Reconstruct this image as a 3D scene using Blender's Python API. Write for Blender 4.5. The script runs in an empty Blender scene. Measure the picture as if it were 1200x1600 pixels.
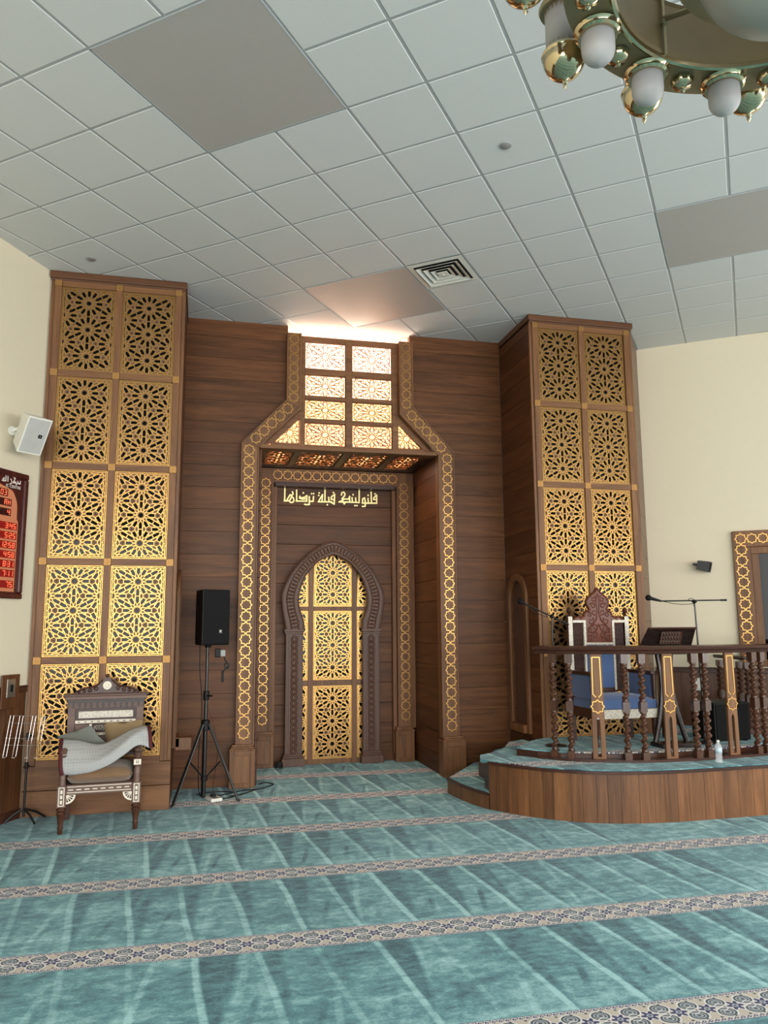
import bpy, bmesh, math, random
from math import sin, cos, pi, sqrt, atan2, radians, hypot
from mathutils import Vector, Matrix
from mathutils.geometry import delaunay_2d_cdt, tessellate_polygon

random.seed(7)
SC = bpy.context.scene
COL = SC.collection
H = 5.401            # ceiling height
EYE = 1.737          # camera height

# ------------------------------------------------------------------ geometry helpers
def V3(*a): return Vector(a)

class MB:
    def __init__(s): s.bm = bmesh.new()
    def face(s, pts, mi=0):
        vs = [s.bm.verts.new(p) for p in pts]
        try:
            f = s.bm.faces.new(vs); f.material_index = mi; return f
        except ValueError: return None
    def box(s, x0, x1, y0, y1, z0, z1, M=None, mi=0):
        c = [Vector((x, y, z)) for z in (z0, z1) for y in (y0, y1) for x in (x0, x1)]
        if M is not None: c = [M @ v for v in c]
        v = [s.bm.verts.new(p) for p in c]
        for q in ((0,2,3,1),(4,5,7,6),(0,1,5,4),(2,6,7,3),(0,4,6,2),(1,3,7,5)):
            f = s.bm.faces.new([v[i] for i in q]); f.material_index = mi
    def cbox(s, c, d, M=None, mi=0):
        s.box(c[0]-d[0]/2, c[0]+d[0]/2, c[1]-d[1]/2, c[1]+d[1]/2, c[2]-d[2]/2, c[2]+d[2]/2, M, mi)
    def prism(s, pts, f, d0, d1, mi=0, caps=True):
        """pts: 2-D outline; f(a,b,d) -> point"""
        n = len(pts)
        A = [s.bm.verts.new(f(a, b, d0)) for a, b in pts]
        B = [s.bm.verts.new(f(a, b, d1)) for a, b in pts]
        fs = []
        for i in range(n):
            j = (i+1) % n
            fs.append(s.bm.faces.new((A[i], A[j], B[j], B[i])))
        if caps:
            if n <= 4:
                fs.append(s.bm.faces.new(A[::-1])); fs.append(s.bm.faces.new(B))
            else:
                tri = tessellate_polygon([[Vector((a, b, 0)) for a, b in pts]])
                for t in tri:
                    try: fs.append(s.bm.faces.new([A[i] for i in t][::-1])); fs.append(s.bm.faces.new([B[i] for i in t]))
                    except ValueError: pass
        for q in fs: q.material_index = mi
    def tube(s, pts, r, n=8, closed=False, mi=0, flat=None):
        pts = [Vector(p) for p in pts]
        m = len(pts); rings = []
        prev = None
        for i, p in enumerate(pts):
            if closed: t = pts[(i+1) % m] - pts[i-1]
            else: t = pts[min(i+1, m-1)] - pts[max(i-1, 0)]
            if t.length < 1e-9: t = Vector((0,0,1))
            t.normalize()
            if prev is None:
                ref = Vector((0,0,1)) if abs(t.z) < .9 else Vector((1,0,0))
                u = t.cross(ref).normalized()
            else:
                u = (prev - t*prev.dot(t))
                u = u.normalized() if u.length > 1e-6 else t.orthogonal().normalized()
            prev = u
            w = t.cross(u)
            rr = r[i] if isinstance(r, (list, tuple)) else r
            rings.append([s.bm.verts.new(p + u*rr*cos(2*pi*k/n) + w*rr*sin(2*pi*k/n)*(flat or 1)) for k in range(n)])
        for i in range(m if closed else m-1):
            a, b = rings[i], rings[(i+1) % m]
            for k in range(n):
                f = s.bm.faces.new((a[k], a[(k+1)%n], b[(k+1)%n], b[k])); f.material_index = mi
        if not closed:
            f = s.bm.faces.new(rings[0][::-1]); f.material_index = mi
            f = s.bm.faces.new(rings[-1]); f.material_index = mi
    def lathe(s, prof, c=(0,0,0), n=24, M=None, mi=0, caps=True):
        c = Vector(c); rings = []
        for r, z in prof:
            r = max(r, 1e-4)
            ring = []
            for k in range(n):
                p = Vector((r*cos(2*pi*k/n), r*sin(2*pi*k/n), z))
                if M is not None: p = M @ p
                ring.append(s.bm.verts.new(p + c))
            rings.append(ring)
        for a, b in zip(rings, rings[1:]):
            for k in range(n):
                f = s.bm.faces.new((a[k], a[(k+1)%n], b[(k+1)%n], b[k])); f.material_index = mi
        if caps:
            f = s.bm.faces.new(rings[0][::-1]); f.material_index = mi
            f = s.bm.faces.new(rings[-1]); f.material_index = mi
    def grid(s, P, mi=0):
        """P[i][j] points -> quad surface"""
        Vv = [[s.bm.verts.new(p) for p in row] for row in P]
        for i in range(len(P)-1):
            for j in range(len(P[0])-1):
                f = s.bm.faces.new((Vv[i][j], Vv[i][j+1], Vv[i+1][j+1], Vv[i+1][j])); f.material_index = mi
    def sphere(s, c, r, n=12, sc=(1,1,1), mi=0):
        prof = [(r*sin(pi*i/n), -r*cos(pi*i/n)) for i in range(n+1)]
        M = Matrix.Diagonal((sc[0], sc[1], sc[2]))
        s.lathe(prof, c, max(8, n), M, mi)
    def build(s, name, mat, parent=None, smooth=False, bevel=0, label=None, local=False, solid=0, subsurf=0, recalc=True):
        if recalc: bmesh.ops.recalc_face_normals(s.bm, faces=s.bm.faces[:])
        me = bpy.data.meshes.new(name); s.bm.to_mesh(me); s.bm.free()
        for m in (mat if isinstance(mat, (list, tuple)) else [mat]): me.materials.append(m)
        o = bpy.data.objects.new(name, me); COL.objects.link(o)
        if smooth:
            ang = radians(40) if smooth is True else radians(smooth)
            me.polygons.foreach_set('use_smooth', [True]*len(me.polygons))
            me.set_sharp_from_angle(angle=ang)
        if parent is not None:
            o.parent = parent
            if not local: o.matrix_parent_inverse = world_of(parent).inverted()
        if solid:
            m = o.modifiers.new('solid', 'SOLIDIFY'); m.thickness = solid; m.offset = 0
        if bevel:
            m = o.modifiers.new('bevel', 'BEVEL'); m.width = bevel; m.segments = 2; m.limit_method = 'ANGLE'; m.angle_limit = radians(50)
        if subsurf:
            m = o.modifiers.new('sub', 'SUBSURF'); m.levels = subsurf; m.render_levels = subsurf
        if label: o['label'] = label
        return o

def world_of(o):
    m = o.matrix_basis.copy()
    if o.parent is not None: m = world_of(o.parent) @ o.matrix_parent_inverse @ m
    return m

def thing(name, label, cat, loc=(0,0,0), rotz=0, group=None):
    o = bpy.data.objects.new(name, None); COL.objects.link(o)
    o.empty_display_size = .1
    o.location = loc; o.rotation_euler = (0, 0, rotz)
    o['label'] = label; o['category'] = cat
    if group: o['group'] = group
    return o
def tag(o, label, cat, group=None):
    o['label'] = label; o['category'] = cat
    if group: o['group'] = group
    return o
def struct(o):
    o['kind'] = 'structure'; return o
def copy_tree(o, parent=None):
    c = o.copy(); COL.objects.link(c)
    if parent is not None: c.parent = parent
    for ch in list(o.children): copy_tree(ch, c)
    return c

def XZ(a, b, d): return Vector((a, d, b))      # outline in x,z ; depth along y
def XY(a, b, d): return Vector((a, b, d))
def YZ(a, b, d): return Vector((d, a, b))

def crom(pts, n=8, closed=False):
    """Catmull-Rom through points (any dimension)"""
    P = [tuple(p) for p in pts]; out = []
    m = len(P)
    for i in range(m if closed else m-1):
        g = lambda k: P[k % m] if closed else P[min(max(k, 0), m-1)]
        p0, p1, p2, p3 = g(i-1), g(i), g(i+1), g(i+2)
        for k in range(n):
            t = k/n
            out.append(tuple(.5*((2*b)+(-a+c)*t+(2*a-5*b+4*c-d)*t*t+(-a+3*b-3*c+d)*t**3) for a, b, c, d in zip(p0, p1, p2, p3)))
    if not closed: out.append(P[-1])
    return out

def area2(poly): return sum(poly[i][0]*poly[(i+1)%len(poly)][1]-poly[(i+1)%len(poly)][0]*poly[i][1] for i in range(len(poly)))
def ccw(poly): return poly if area2(poly) > 0 else poly[::-1]
def inset(poly, d):
    poly = ccw(poly); n = len(poly); L = []
    for i in range(n):
        (x0, y0), (x1, y1) = poly[i], poly[(i+1) % n]
        l = hypot(x1-x0, y1-y0); nx, ny = -(y1-y0)/l, (x1-x0)/l
        L.append((nx, ny, nx*x0+ny*y0+d))
    out = []
    for i in range(n):
        a, b = L[i-1], L[i]
        det = a[0]*b[1]-a[1]*b[0]
        if abs(det) < 1e-9: out.append((poly[i][0]+b[0]*d, poly[i][1]+b[1]*d)); continue
        out.append(((a[2]*b[1]-a[1]*b[2])/det, (a[0]*b[2]-a[2]*b[0])/det))
    return out
def clip_poly(poly, reg):
    reg = ccw(reg); out = list(poly)
    for i in range(len(reg)):
        (x0, y0), (x1, y1) = reg[i], reg[(i+1) % len(reg)]
        side = lambda p: (x1-x0)*(p[1]-y0)-(y1-y0)*(p[0]-x0)
        new = []
        for k in range(len(out)):
            p, q = out[k-1], out[k]
            sp, sq = side(p), side(q)
            if (sp >= 0) != (sq >= 0):
                t = sp/(sp-sq); new.append((p[0]+(q[0]-p[0])*t, p[1]+(q[1]-p[1])*t))
            if sq >= 0: new.append(q)
        out = new
        if not out: return []
    return out
def clip_seg(p, q, reg):
    reg = ccw(reg); t0, t1 = 0., 1.
    for i in range(len(reg)):
        (x0, y0), (x1, y1) = reg[i], reg[(i+1) % len(reg)]
        sp = (x1-x0)*(p[1]-y0)-(y1-y0)*(p[0]-x0); sq = (x1-x0)*(q[1]-y0)-(y1-y0)*(q[0]-x0)
        if sp < 0 and sq < 0: return None
        if sp < 0: t0 = max(t0, sp/(sp-sq))
        elif sq < 0: t1 = min(t1, sp/(sp-sq))
    if t1-t0 < 1e-4: return None
    L = lambda t: (p[0]+(q[0]-p[0])*t, p[1]+(q[1]-p[1])*t)
    return L(t0), L(t1)
def inside(p, poly):
    c = False; x, y = p
    for i in range(len(poly)):
        (x0, y0), (x1, y1) = poly[i-1], poly[i]
        if (y0 > y) != (y1 > y) and x < (x1-x0)*(y-y0)/(y1-y0)+x0: c = not c
    return c

def plate(mb, outline, holes, f, d0, d1, mi=0):
    """flat board with real holes: front at d0, back at d1"""
    vs, es = [], []
    for loop in [outline]+holes:
        b = len(vs); vs += [Vector(p) for p in loop]
        es += [(b+i, b+(i+1) % len(loop)) for i in range(len(loop))]
    V, E, F, *_ = delaunay_2d_cdt(vs, es, [], 0, 1e-6)
    boxes = [(min(p[0] for p in h), max(p[0] for p in h), min(p[1] for p in h), max(p[1] for p in h), h) for h in holes]
    keep = []
    for t in F:
        c = (sum(V[i].x for i in t)/3, sum(V[i].y for i in t)/3)
        if not inside(c, outline): continue
        if any(b[0] < c[0] < b[1] and b[2] < c[1] < b[3] and inside(c, b[4]) for b in boxes): continue
        keep.append(t)
    A = [mb.bm.verts.new(f(v.x, v.y, d0)) for v in V]; B = [mb.bm.verts.new(f(v.x, v.y, d1)) for v in V]
    cnt = {}
    for t in keep:
        for i in range(3):
            e = (t[i], t[(i+1) % 3]); k = (min(e), max(e)); cnt.setdefault(k, []).append(e)
        for q in ([A[i] for i in t], [B[i] for i in t][::-1]):
            fc = mb.bm.faces.new(q); fc.material_index = mi
    for k, l in cnt.items():
        if len(l) == 1:
            i, j = l[0]
            fc = mb.bm.faces.new((A[j], A[i], B[i], B[j])); fc.material_index = mi
    for v in A+B:
        if not v.link_faces: mb.bm.verts.remove(v)

def strips(mb, segs, w, f, d0, d1, mi=0):
    """raised flat bars: front d1 (toward viewer), root d0"""
    dd1 = d1
    for n_s, ((x0, y0), (x1, y1)) in enumerate(segs):
        d1 = dd1+(d1-d0 > 0 or -1)*(n_s % 17)*1.2e-5
        l = hypot(x1-x0, y1-y0)
        if l < 2e-3: continue
        ux, uy = (x1-x0)/l, (y1-y0)/l
        e = w*.28; x0 -= ux*e; y0 -= uy*e; x1 += ux*e; y1 += uy*e
        nx, ny = -uy*w/2, ux*w/2
        P = [(x0+nx, y0+ny), (x0-nx, y0-ny), (x1-nx, y1-ny), (x1+nx, y1+ny)]
        a = [mb.bm.verts.new(f(p[0], p[1], d1)) for p in P]; b = [mb.bm.verts.new(f(p[0], p[1], d0)) for p in P]
        fc = mb.bm.faces.new(a); fc.material_index = mi
        for i in range(4):
            fc = mb.bm.faces.new((a[i], b[i], b[(i+1) % 4], a[(i+1) % 4])); fc.material_index = mi

def rosette(cx, cz, a, sx=1, sz=1):
    """twelve-fold rosette of the hexagonal star pattern: (holes, lines)"""
    k = a/.29; holes, lines = [], []
    def P(th, r, t): return (cx+(r*cos(th)-t*sin(th))*sx, cz+(r*sin(th)+t*cos(th))*sz)
    hw, lw, ri = .0150*k, .0200*k, .058*k
    holes.append([P(2*pi*i/12, .023*k, 0) for i in range(12)])
    for i in range(12):
        th = i*pi/6
        nb = (i % 2 == 1)                     # faces a neighbouring rosette
        ro = a/2 if nb else .140*k
        holes.append([P(th, ri+.009*k, 0), P(th, .087*k, -hw), P(th, ro-.006*k, -hw), P(th, ro-.006*k, hw), P(th, .087*k, hw)])
        q = [P(th, ri, 0), P(th, .087*k, -lw), P(th, ro, -lw), P(th, ro, lw), P(th, .087*k, lw)]
        lines += [(q[j], q[(j+1) % 5]) for j in range(5)]
        lines += [(P(th, ri, 0), P(th+pi/12, .033*k, 0)), (P(th, ri, 0), P(th-pi/12, .033*k, 0))]
        lines += [(P(th, ro, lw), P(th+pi/12, .112*k, 0)), (P(th, ro, -lw), P(th-pi/12, .112*k, 0))]
        if not nb:
            for sg in (1, -1):                # small hexagon round the three-fold point
                d = a/2-(ro*cos(pi/6)+lw*sin(pi/6))
                x = ro+d*cos(pi/6); t = sg*(lw+d*sin(pi/6))
                lines.append((P(th, ro, sg*lw), P(th, x, t)))
            c3 = a/sqrt(3)
            if i in (0, 4, 8, 2, 6, 10):
                holes.append([P(th, c3+.0125*k*cos(b), .0125*k*sin(b)) for b in (0, pi*2/3, pi*4/3)] if i % 4 == 0 else
                             [P(th, c3+.0125*k*cos(b), .0125*k*sin(b)) for b in (0, pi*2/3, pi*4/3)])
    return holes, lines

def tracery(region, origin, a, sx=1, sz=1, border=.02):
    """clip a field of rosettes to a convex region -> holes, lines"""
    inner = inset(region, border)
    xs = [p[0] for p in region]; zs = [p[1] for p in region]
    holes, lines, seen = [], [], set()
    px, pz = a*sqrt(3)/2*sx, a*sz
    for i in range(-8, 9):
        for j in range(-12, 13):
            cx = origin[0]+i*px; cz = origin[1]+(j+(.5 if i % 2 else 0))*pz
            if cx < min(xs)-.2*sx or cx > max(xs)+.2*sx or cz < min(zs)-.2*sz or cz > max(zs)+.2*sz: continue
            h, l = rosette(cx, cz, a, sx, sz)
            for p in h:
                c = clip_poly(p, inset(region, border+.006))
                if len(c) >= 3 and abs(area2(c)) > 1.2e-4*sx*sz*(a/.29)**2:
                    m = (round(sum(q[0] for q in c)/len(c), 3), round(sum(q[1] for q in c)/len(c), 3))
                    if any((m[0]+dx, m[1]+dz) in seen for dx in (-.001, 0, .001) for dz in (-.001, 0, .001)): continue
                    seen.add(m); holes.append(c)
            for p, q in l:
                c = clip_seg(p, q, inner)
                if c: lines.append(c)
    for d in ((.005, border) if border > .012 else (.004,)):
        b = inset(region, d); lines += [(b[i], b[(i+1) % len(b)]) for i in range(len(b))]
    if border > .012:                         # little ties of the double border line
        o_, i_ = inset(region, .005), inset(region, border)
        for k in range(len(o_)):
            (x0, y0), (x1, y1) = i_[k], i_[(k+1) % len(i_)]
            (X0, Y0), (X1, Y1) = o_[k], o_[(k+1) % len(o_)]
            L = hypot(x1-x0, y1-y0); n = max(1, int(L/.12))
            for m in range(n+1):
                t = m/n
                lines.append(((x0+(x1-x0)*t, y0+(y1-y0)*t), (X0+(X1-X0)*t, Y0+(Y1-Y0)*t)))
    # drop doubled lines
    out, keys = [], set()
    for p, q in lines:
        k = tuple(sorted(((round(p[0], 3), round(p[1], 3)), (round(q[0], 3), round(q[1], 3)))))
        if k not in keys: keys.add(k); out.append((p, q))
    return holes, out

def star8(cx, cz, R, rot=0):
    pts = []
    for i in range(16):
        r = R if i % 2 == 0 else R*.765
        t = pi/2+rot+i*pi/8
        pts.append((cx+r*cos(t), cz+r*sin(t)))
    return [(pts[i], pts[(i+1) % 16]) for i in range(16)]
def star_chain(path, pitch):
    """eight-pointed star outlines threaded tip to tip along a polyline of (a,b)"""
    segs = []
    for (x0, y0), (x1, y1) in zip(path, path[1:]):
        L = hypot(x1-x0, y1-y0); n = max(1, round(L/pitch)); st = L/n
        rot = atan2(y1-y0, x1-x0)-pi/2
        for i in range(n):
            t = (i+.5)/n
            segs += star8(x0+(x1-x0)*t, y0+(y1-y0)*t, st/2, rot)
    return segs

# ------------------------------------------------------------------ material helpers
def srgb(r, g, b):
    f = lambda c: c/12.92 if c <= .04045 else ((c+.055)/1.055)**2.4
    return (f(r/255), f(g/255), f(b/255), 1)
class NT:
    def __init__(s, name):
        s.m = bpy.data.materials.new(name); s.m.use_nodes = True
        s.t = s.m.node_tree; s.n = s.t.nodes
        s.b = s.n['Principled BSDF']
    def new(s, ty, **kw):
        n = s.n.new(ty)
        for k, v in kw.items(): setattr(n, k, v)
        return n
    def link(s, a, b): s.t.links.new(a, b)
    def val(s, sock, v):
        if hasattr(v, 'is_output') or hasattr(v, 'links'): s.link(v, sock)
        else: sock.default_value = v
    def M(s, op, a, b=0., c=None):
        n = s.new('ShaderNodeMath', operation=op)
        s.val(n.inputs[0], a); s.val(n.inputs[1], b)
        if c is not None: s.val(n.inputs[2], c)
        return n.outputs[0]
    def mix(s, fac, a, b, bt='MIX'):
        n = s.new('ShaderNodeMix', data_type='RGBA', blend_type=bt)
        s.val(n.inputs[0], fac); s.val(n.inputs[6], a); s.val(n.inputs[7], b)
        return n.outputs[2]
    def noise(s, vec, scale, detail=4, rough=.55, dist=0):
        n = s.new('ShaderNodeTexNoise'); s.link(vec, n.inputs['Vector'])
        n.inputs['Scale'].default_value = scale; n.inputs['Detail'].default_value = detail
        n.inputs['Roughness'].default_value = rough; n.inputs['Distortion'].default_value = dist
        return n.outputs[0]
    def ramp(s, fac, stops):
        n = s.new('ShaderNodeValToRGB'); e = n.color_ramp.elements
        while len(e) < len(stops): e.new(.5)
        for x, (p, c) in zip(e, stops): x.position = p; x.color = c
        s.link(fac, n.inputs[0]); return n.outputs[0]
    def smooth(s, x, lo, hi):
        n = s.new('ShaderNodeMapRange', interpolation_type='SMOOTHSTEP')
        s.val(n.inputs[0], x); s.val(n.inputs[1], lo); s.val(n.inputs[2], hi)
        return n.outputs[0]
    def obj(s, scale=(1,1,1), rot=(0,0,0), loc=(0,0,0)):
        tc = s.new('ShaderNodeTexCoord'); mp = s.new('ShaderNodeMapping')
        mp.inputs['Scale'].default_value = scale; mp.inputs['Rotation'].default_value = rot; mp.inputs['Location'].default_value = loc
        s.link(tc.outputs['Object'], mp.inputs['Vector']); return mp.outputs[0]
    def bump(s, h, strength=.3, dist=.01):
        n = s.new('ShaderNodeBump'); n.inputs['Strength'].default_value = strength; n.inputs['Distance'].default_value = dist
        s.link(h, n.inputs['Height']); s.link(n.outputs[0], s.b.inputs['Normal'])
    def set(s, **kw):
        for k, v in kw.items():
            s.val(s.b.inputs[{'color':'Base Color','rough':'Roughness','metal':'Metallic','spec':'Specular IOR Level','coat':'Coat Weight','coatr':'Coat Roughness','sheen':'Sheen Weight','trans':'Transmission Weight','ior':'IOR','emit':'Emission Color','es':'Emission Strength','alpha':'Alpha'}[k]], v)
        return s.m

def plain(name, col, rough=.5, metal=0, spec=.5, var=.06, coat=0):
    """a plain painted / moulded surface with faint mottling"""
    t = NT(name); n = t.noise(t.obj(), 14, 3)
    c2 = tuple(c*(1-var*2) for c in col[:3])+(1,)
    t.set(color=t.mix(n, c2, tuple(min(1, c*(1+var)) for c in col[:3])+(1,)), rough=rough, metal=metal, spec=spec, coat=coat)
    return t.m

def wood(name, dark, light, axis='x', rough=.42, scale=1, var=.35, spec=.4, coat=0):
    t = NT(name)
    s = {'x': (.35, 5, 5), 'y': (5, .35, 5), 'z': (5, 5, .35)}[axis]
    geo = t.new('ShaderNodeNewGeometry'); rnd = geo.outputs['Random Per Island']
    vec = t.obj(tuple(k*scale for k in s))
    add = t.new('ShaderNodeVectorMath', operation='ADD'); t.link(vec, add.inputs[0])
    comb = t.new('ShaderNodeCombineXYZ')
    for i in range(3): t.link(t.M('MULTIPLY', rnd, 17.3+5*i), comb.inputs[i])
    t.link(comb.outputs[0], add.inputs[1]); vec = add.outputs[0]
    n1 = t.noise(vec, 1.6, 5, .6, 1.6)
    n2 = t.noise(vec, 14, 4, .65, .4)
    f = t.M('ADD', t.M('MULTIPLY', n1, .7), t.M('MULTIPLY', n2, .3))
    c = t.ramp(f, [(.30, dark), (.52, tuple((a+b)/2 for a, b in zip(dark, light))), (.72, light)])
    k = t.M('ADD', t.M('MULTIPLY', rnd, var), 1-var/2)
    kk = t.new('ShaderNodeCombineXYZ')
    t.link(k, kk.inputs[0]); t.link(t.M('MULTIPLY', k, .99), kk.inputs[1]); t.link(t.M('MULTIPLY', k, .97), kk.inputs[2])
    t.set(color=t.mix(1., c, kk.outputs[0], 'MULTIPLY'), rough=t.M('ADD', t.M('MULTIPLY', n2, .16), rough-.08), spec=spec, coat=coat, coatr=.25)
    t.bump(n2, .12, .003)
    return t.m

# walnut family
W_wall = wood('walnut planks', srgb(60, 35, 18), srgb(118, 74, 42), 'x', .46, spec=.25)
W_wally = wood('walnut planks along y', srgb(56, 31, 16), srgb(108, 66, 37), 'y', .46, spec=.25)
W_vert = wood('walnut upright', srgb(82, 52, 32), srgb(138, 96, 62), 'z', .44, var=.2, spec=.3)
W_horz = wood('walnut crosswise', srgb(82, 52, 32), srgb(138, 96, 62), 'x', .44, var=.2, spec=.3)
W_front = wood('walnut boards upright', srgb(70, 42, 25), srgb(134, 90, 56), 'z', .38, var=.7, spec=.35)
W_dark = wood('dark stained wood', srgb(44, 24, 17), srgb(80, 46, 32), 'x', .30, var=.15)
W_carv = wood('carved walnut', srgb(66, 42, 31), srgb(104, 72, 55), 'z', .45, var=.1)
W_espr = wood('espresso wood', srgb(20, 11, 9), srgb(40, 23, 18), 'x', .28, var=.1)
W_red = wood('reddish carved wood', srgb(74, 34, 22), srgb(116, 60, 42), 'z', .36, var=.1)
W_grey = wood('greyish brown chair wood', srgb(82, 60, 52), srgb(120, 94, 84), 'x', .42, var=.1)
W_wain = wood('wainscot wood', srgb(62, 36, 20), srgb(104, 66, 40), 'z', .35, var=.2)
W_turn = wood('polished turned wood', srgb(48, 27, 17), srgb(92, 55, 35), 'z', .26, var=.1, coat=.3)

# metals
def metal(name, col, rough, var=.05):
    t = NT(name); n = t.noise(t.obj(), 30, 3)
    t.set(color=col, metal=1., rough=t.M('ADD', t.M('MULTIPLY', n, var*2), rough-var))
    return t.m
M_gold = metal('brass inlay', srgb(182, 140, 80), .33)
M_boss = metal('brushed brass boss', srgb(156, 118, 72), .5)
M_brass = metal('polished brass', srgb(196, 180, 146), .12, .03)
M_brass2 = plain('satin brass sheet', srgb(158, 144, 112), .42, metal=.55)
M_chrome = metal('chrome wire', srgb(225, 220, 212), .18)
M_plate = NT('bronze lacquered screen board')
_n = M_plate.noise(M_plate.obj((6, 6, 1)), 8, 4)
M_plate = M_plate.set(color=M_plate.mix(_n, srgb(98, 68, 45), srgb(128, 94, 66)), rough=.5, spec=.28)
M_black = plain('black plastic', srgb(11, 11, 12), .5, spec=.25)
M_blackm = plain('black metal', srgb(14, 14, 15), .3, spec=.6)
M_grille = plain('black speaker grille', srgb(7, 7, 8), .7, spec=.2)
M_white = plain('white plastic', srgb(226, 224, 214), .4)
M_grey = plain('grey plastic', srgb(150, 148, 146), .5)
M_rubber = plain('black rubber cable', srgb(18, 17, 17), .55)
# ------------------------------------------------------------------ shell materials
M_cream = plain('cream wall paint', srgb(215, 203, 179), .75, spec=.25, var=.015)
M_tile = NT('ceiling tile'); _n = M_tile.noise(M_tile.obj(), 90, 2)
M_tile.bump(_n, .08, .002)
M_tile = M_tile.set(color=M_tile.mix(_n, srgb(206, 206, 205), srgb(217, 217, 216)), rough=.85, spec=.2)
M_tbar = plain('ceiling grid metal', srgb(172, 174, 176), .5, var=.02)
M_diff = plain('grey light diffuser', srgb(176, 170, 166), .5, var=.02, spec=.4)

def carpet_mat(name):
    t = NT(name)
    th = radians(-1.1)
    tc = t.new('ShaderNodeTexCoord'); sp = t.new('ShaderNodeSeparateXYZ'); t.link(tc.outputs['Object'], sp.inputs[0])
    x, y = sp.outputs[0], sp.outputs[1]
    M = t.M
    U = M('ADD', M('MULTIPLY', x, cos(th)), M('MULTIPLY', y, sin(th)))
    W = M('SUBTRACT', M('MULTIPLY', y, cos(th)), M('MULTIPLY', x, sin(th)))
    per, bw, y0 = 1.2222, .2434, 9.690
    q = M('DIVIDE', M('SUBTRACT', y0, W), per)
    fr = M('FRACT', q)
    d = M('MULTIPLY', fr, per)                       # distance below a band's far edge
    v = M('DIVIDE', d, bw)                           # 0..1 across the band
    band = M('LESS_THAN', v, 1.)
    # --- flowers
    p = .29
    def rep(u, off, per_):
        return M('MULTIPLY', M('SUBTRACT', M('FRACT', M('ADD', M('DIVIDE', u, per_), off)), .5), per_)
    def dist(dx, dz): return M('SQRT', M('ADD', M('MULTIPLY', dx, dx), M('MULTIPLY', dz, dz)))
    vz = M('SUBTRACT', d, bw/2)
    c_base = srgb(200, 188, 174); c_navy = srgb(26, 30, 88); c_green = srgb(54, 72, 78); c_pale = srgb(166, 170, 178); c_white = srgb(226, 224, 224)
    col = t.mix(0., c_base, c_base)
    u1 = rep(U, 0., p/2)
    r1 = dist(u1, vz); a1 = M('ARCTAN2', vz, u1)
    pet = M('ADD', .033, M('MULTIPLY', M('COSINE', M('MULTIPLY', a1, 6.)), .011))
    # green medallions, offset half a period, two rows
    u2 = rep(U, .5, p/2)
    for s in (-1, 1):
        v2 = M('SUBTRACT', vz, s*.046)
        r2 = dist(M('MULTIPLY', u2, .85), v2)
        col = t.mix(M('LESS_THAN', r2, .037), col, c_green)
        col = t.mix(M('LESS_THAN', r2, .017), col, c_pale)
        col = t.mix(M('LESS_THAN', r2, .0085), col, c_green)
        col = t.mix(M('LESS_THAN', M('ABSOLUTE', M('SUBTRACT', r2, .0255)), .0028), col, c_pale)
        ring = M('LESS_THAN', M('ABSOLUTE', M('SUBTRACT', r2, .041)), .0035)
        col = t.mix(ring, col, c_white)
    wave = M('MULTIPLY', M('COSINE', M('MULTIPLY', U, 2*pi/(p/2))), .030)
    for s in (-1, 1):
        dv = M('ABSOLUTE', M('SUBTRACT', vz, M('MULTIPLY', wave, s*1.)))
        col = t.mix(M('LESS_THAN', dv, .0032), col, c_white)
    u5 = rep(U, .25, p/4)
    col = t.mix(M('LESS_THAN', dist(u5, M('SUBTRACT', M('ABSOLUTE', vz), .082)), .0075), col, c_green)
    col = t.mix(M('LESS_THAN', dist(u5, vz), .0065), col, srgb(110, 84, 74))
    col = t.mix(M('LESS_THAN', r1, M('ADD', pet, .006)), col, c_white)
    col = t.mix(M('LESS_THAN', r1, pet), col, c_navy)
    col = t.mix(M('LESS_THAN', r1, .015), col, c_pale)
    col = t.mix(M('LESS_THAN', r1, .006), col, c_navy)
    # scrolls along the two edges
    e = M('SUBTRACT', bw/2, M('ABSOLUTE', vz))
    u3 = rep(U, 0., .0325); e3 = M('SUBTRACT', e, .017)
    r3 = dist(u3, e3)
    edge = M('LESS_THAN', e, .034)
    ec = t.mix(M('LESS_THAN', r3, .0145), c_base, c_white)
    ec = t.mix(M('LESS_THAN', dist(M('SUBTRACT', u3, .002), M('SUBTRACT', e3, .002)), .0098), ec, c_navy)
    ec = t.mix(M('LESS_THAN', dist(M('SUBTRACT', u3, .003), M('SUBTRACT', e3, .003)), .0038), ec, c_white)
    ec = t.mix(M('LESS_THAN', dist(M('ADD', u3, .014), M('ADD', e3, .004)), .0052), ec, c_navy)
    col = t.mix(edge, col, ec)
    col = t.mix(M('LESS_THAN', e, .004), col, c_navy)
    # --- teal pile with sweeping marks
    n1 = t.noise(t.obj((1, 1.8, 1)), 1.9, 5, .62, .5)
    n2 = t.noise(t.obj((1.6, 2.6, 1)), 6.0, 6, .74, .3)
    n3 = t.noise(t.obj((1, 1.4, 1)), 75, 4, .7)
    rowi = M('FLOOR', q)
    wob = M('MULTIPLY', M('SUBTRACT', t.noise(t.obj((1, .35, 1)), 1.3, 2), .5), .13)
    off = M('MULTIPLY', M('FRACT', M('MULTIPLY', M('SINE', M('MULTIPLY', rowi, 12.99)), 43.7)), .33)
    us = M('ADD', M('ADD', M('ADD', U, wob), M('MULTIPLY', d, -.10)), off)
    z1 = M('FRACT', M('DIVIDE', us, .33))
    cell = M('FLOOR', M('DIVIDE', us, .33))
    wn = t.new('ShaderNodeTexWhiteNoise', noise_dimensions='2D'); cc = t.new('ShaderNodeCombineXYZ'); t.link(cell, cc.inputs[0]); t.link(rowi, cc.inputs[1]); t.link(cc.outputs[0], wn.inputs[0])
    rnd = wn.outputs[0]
    mod = t.smooth(t.noise(t.obj((1, 1, 1), loc=(3, 1, 0)), 2.4, 3), .36, .62)
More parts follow.
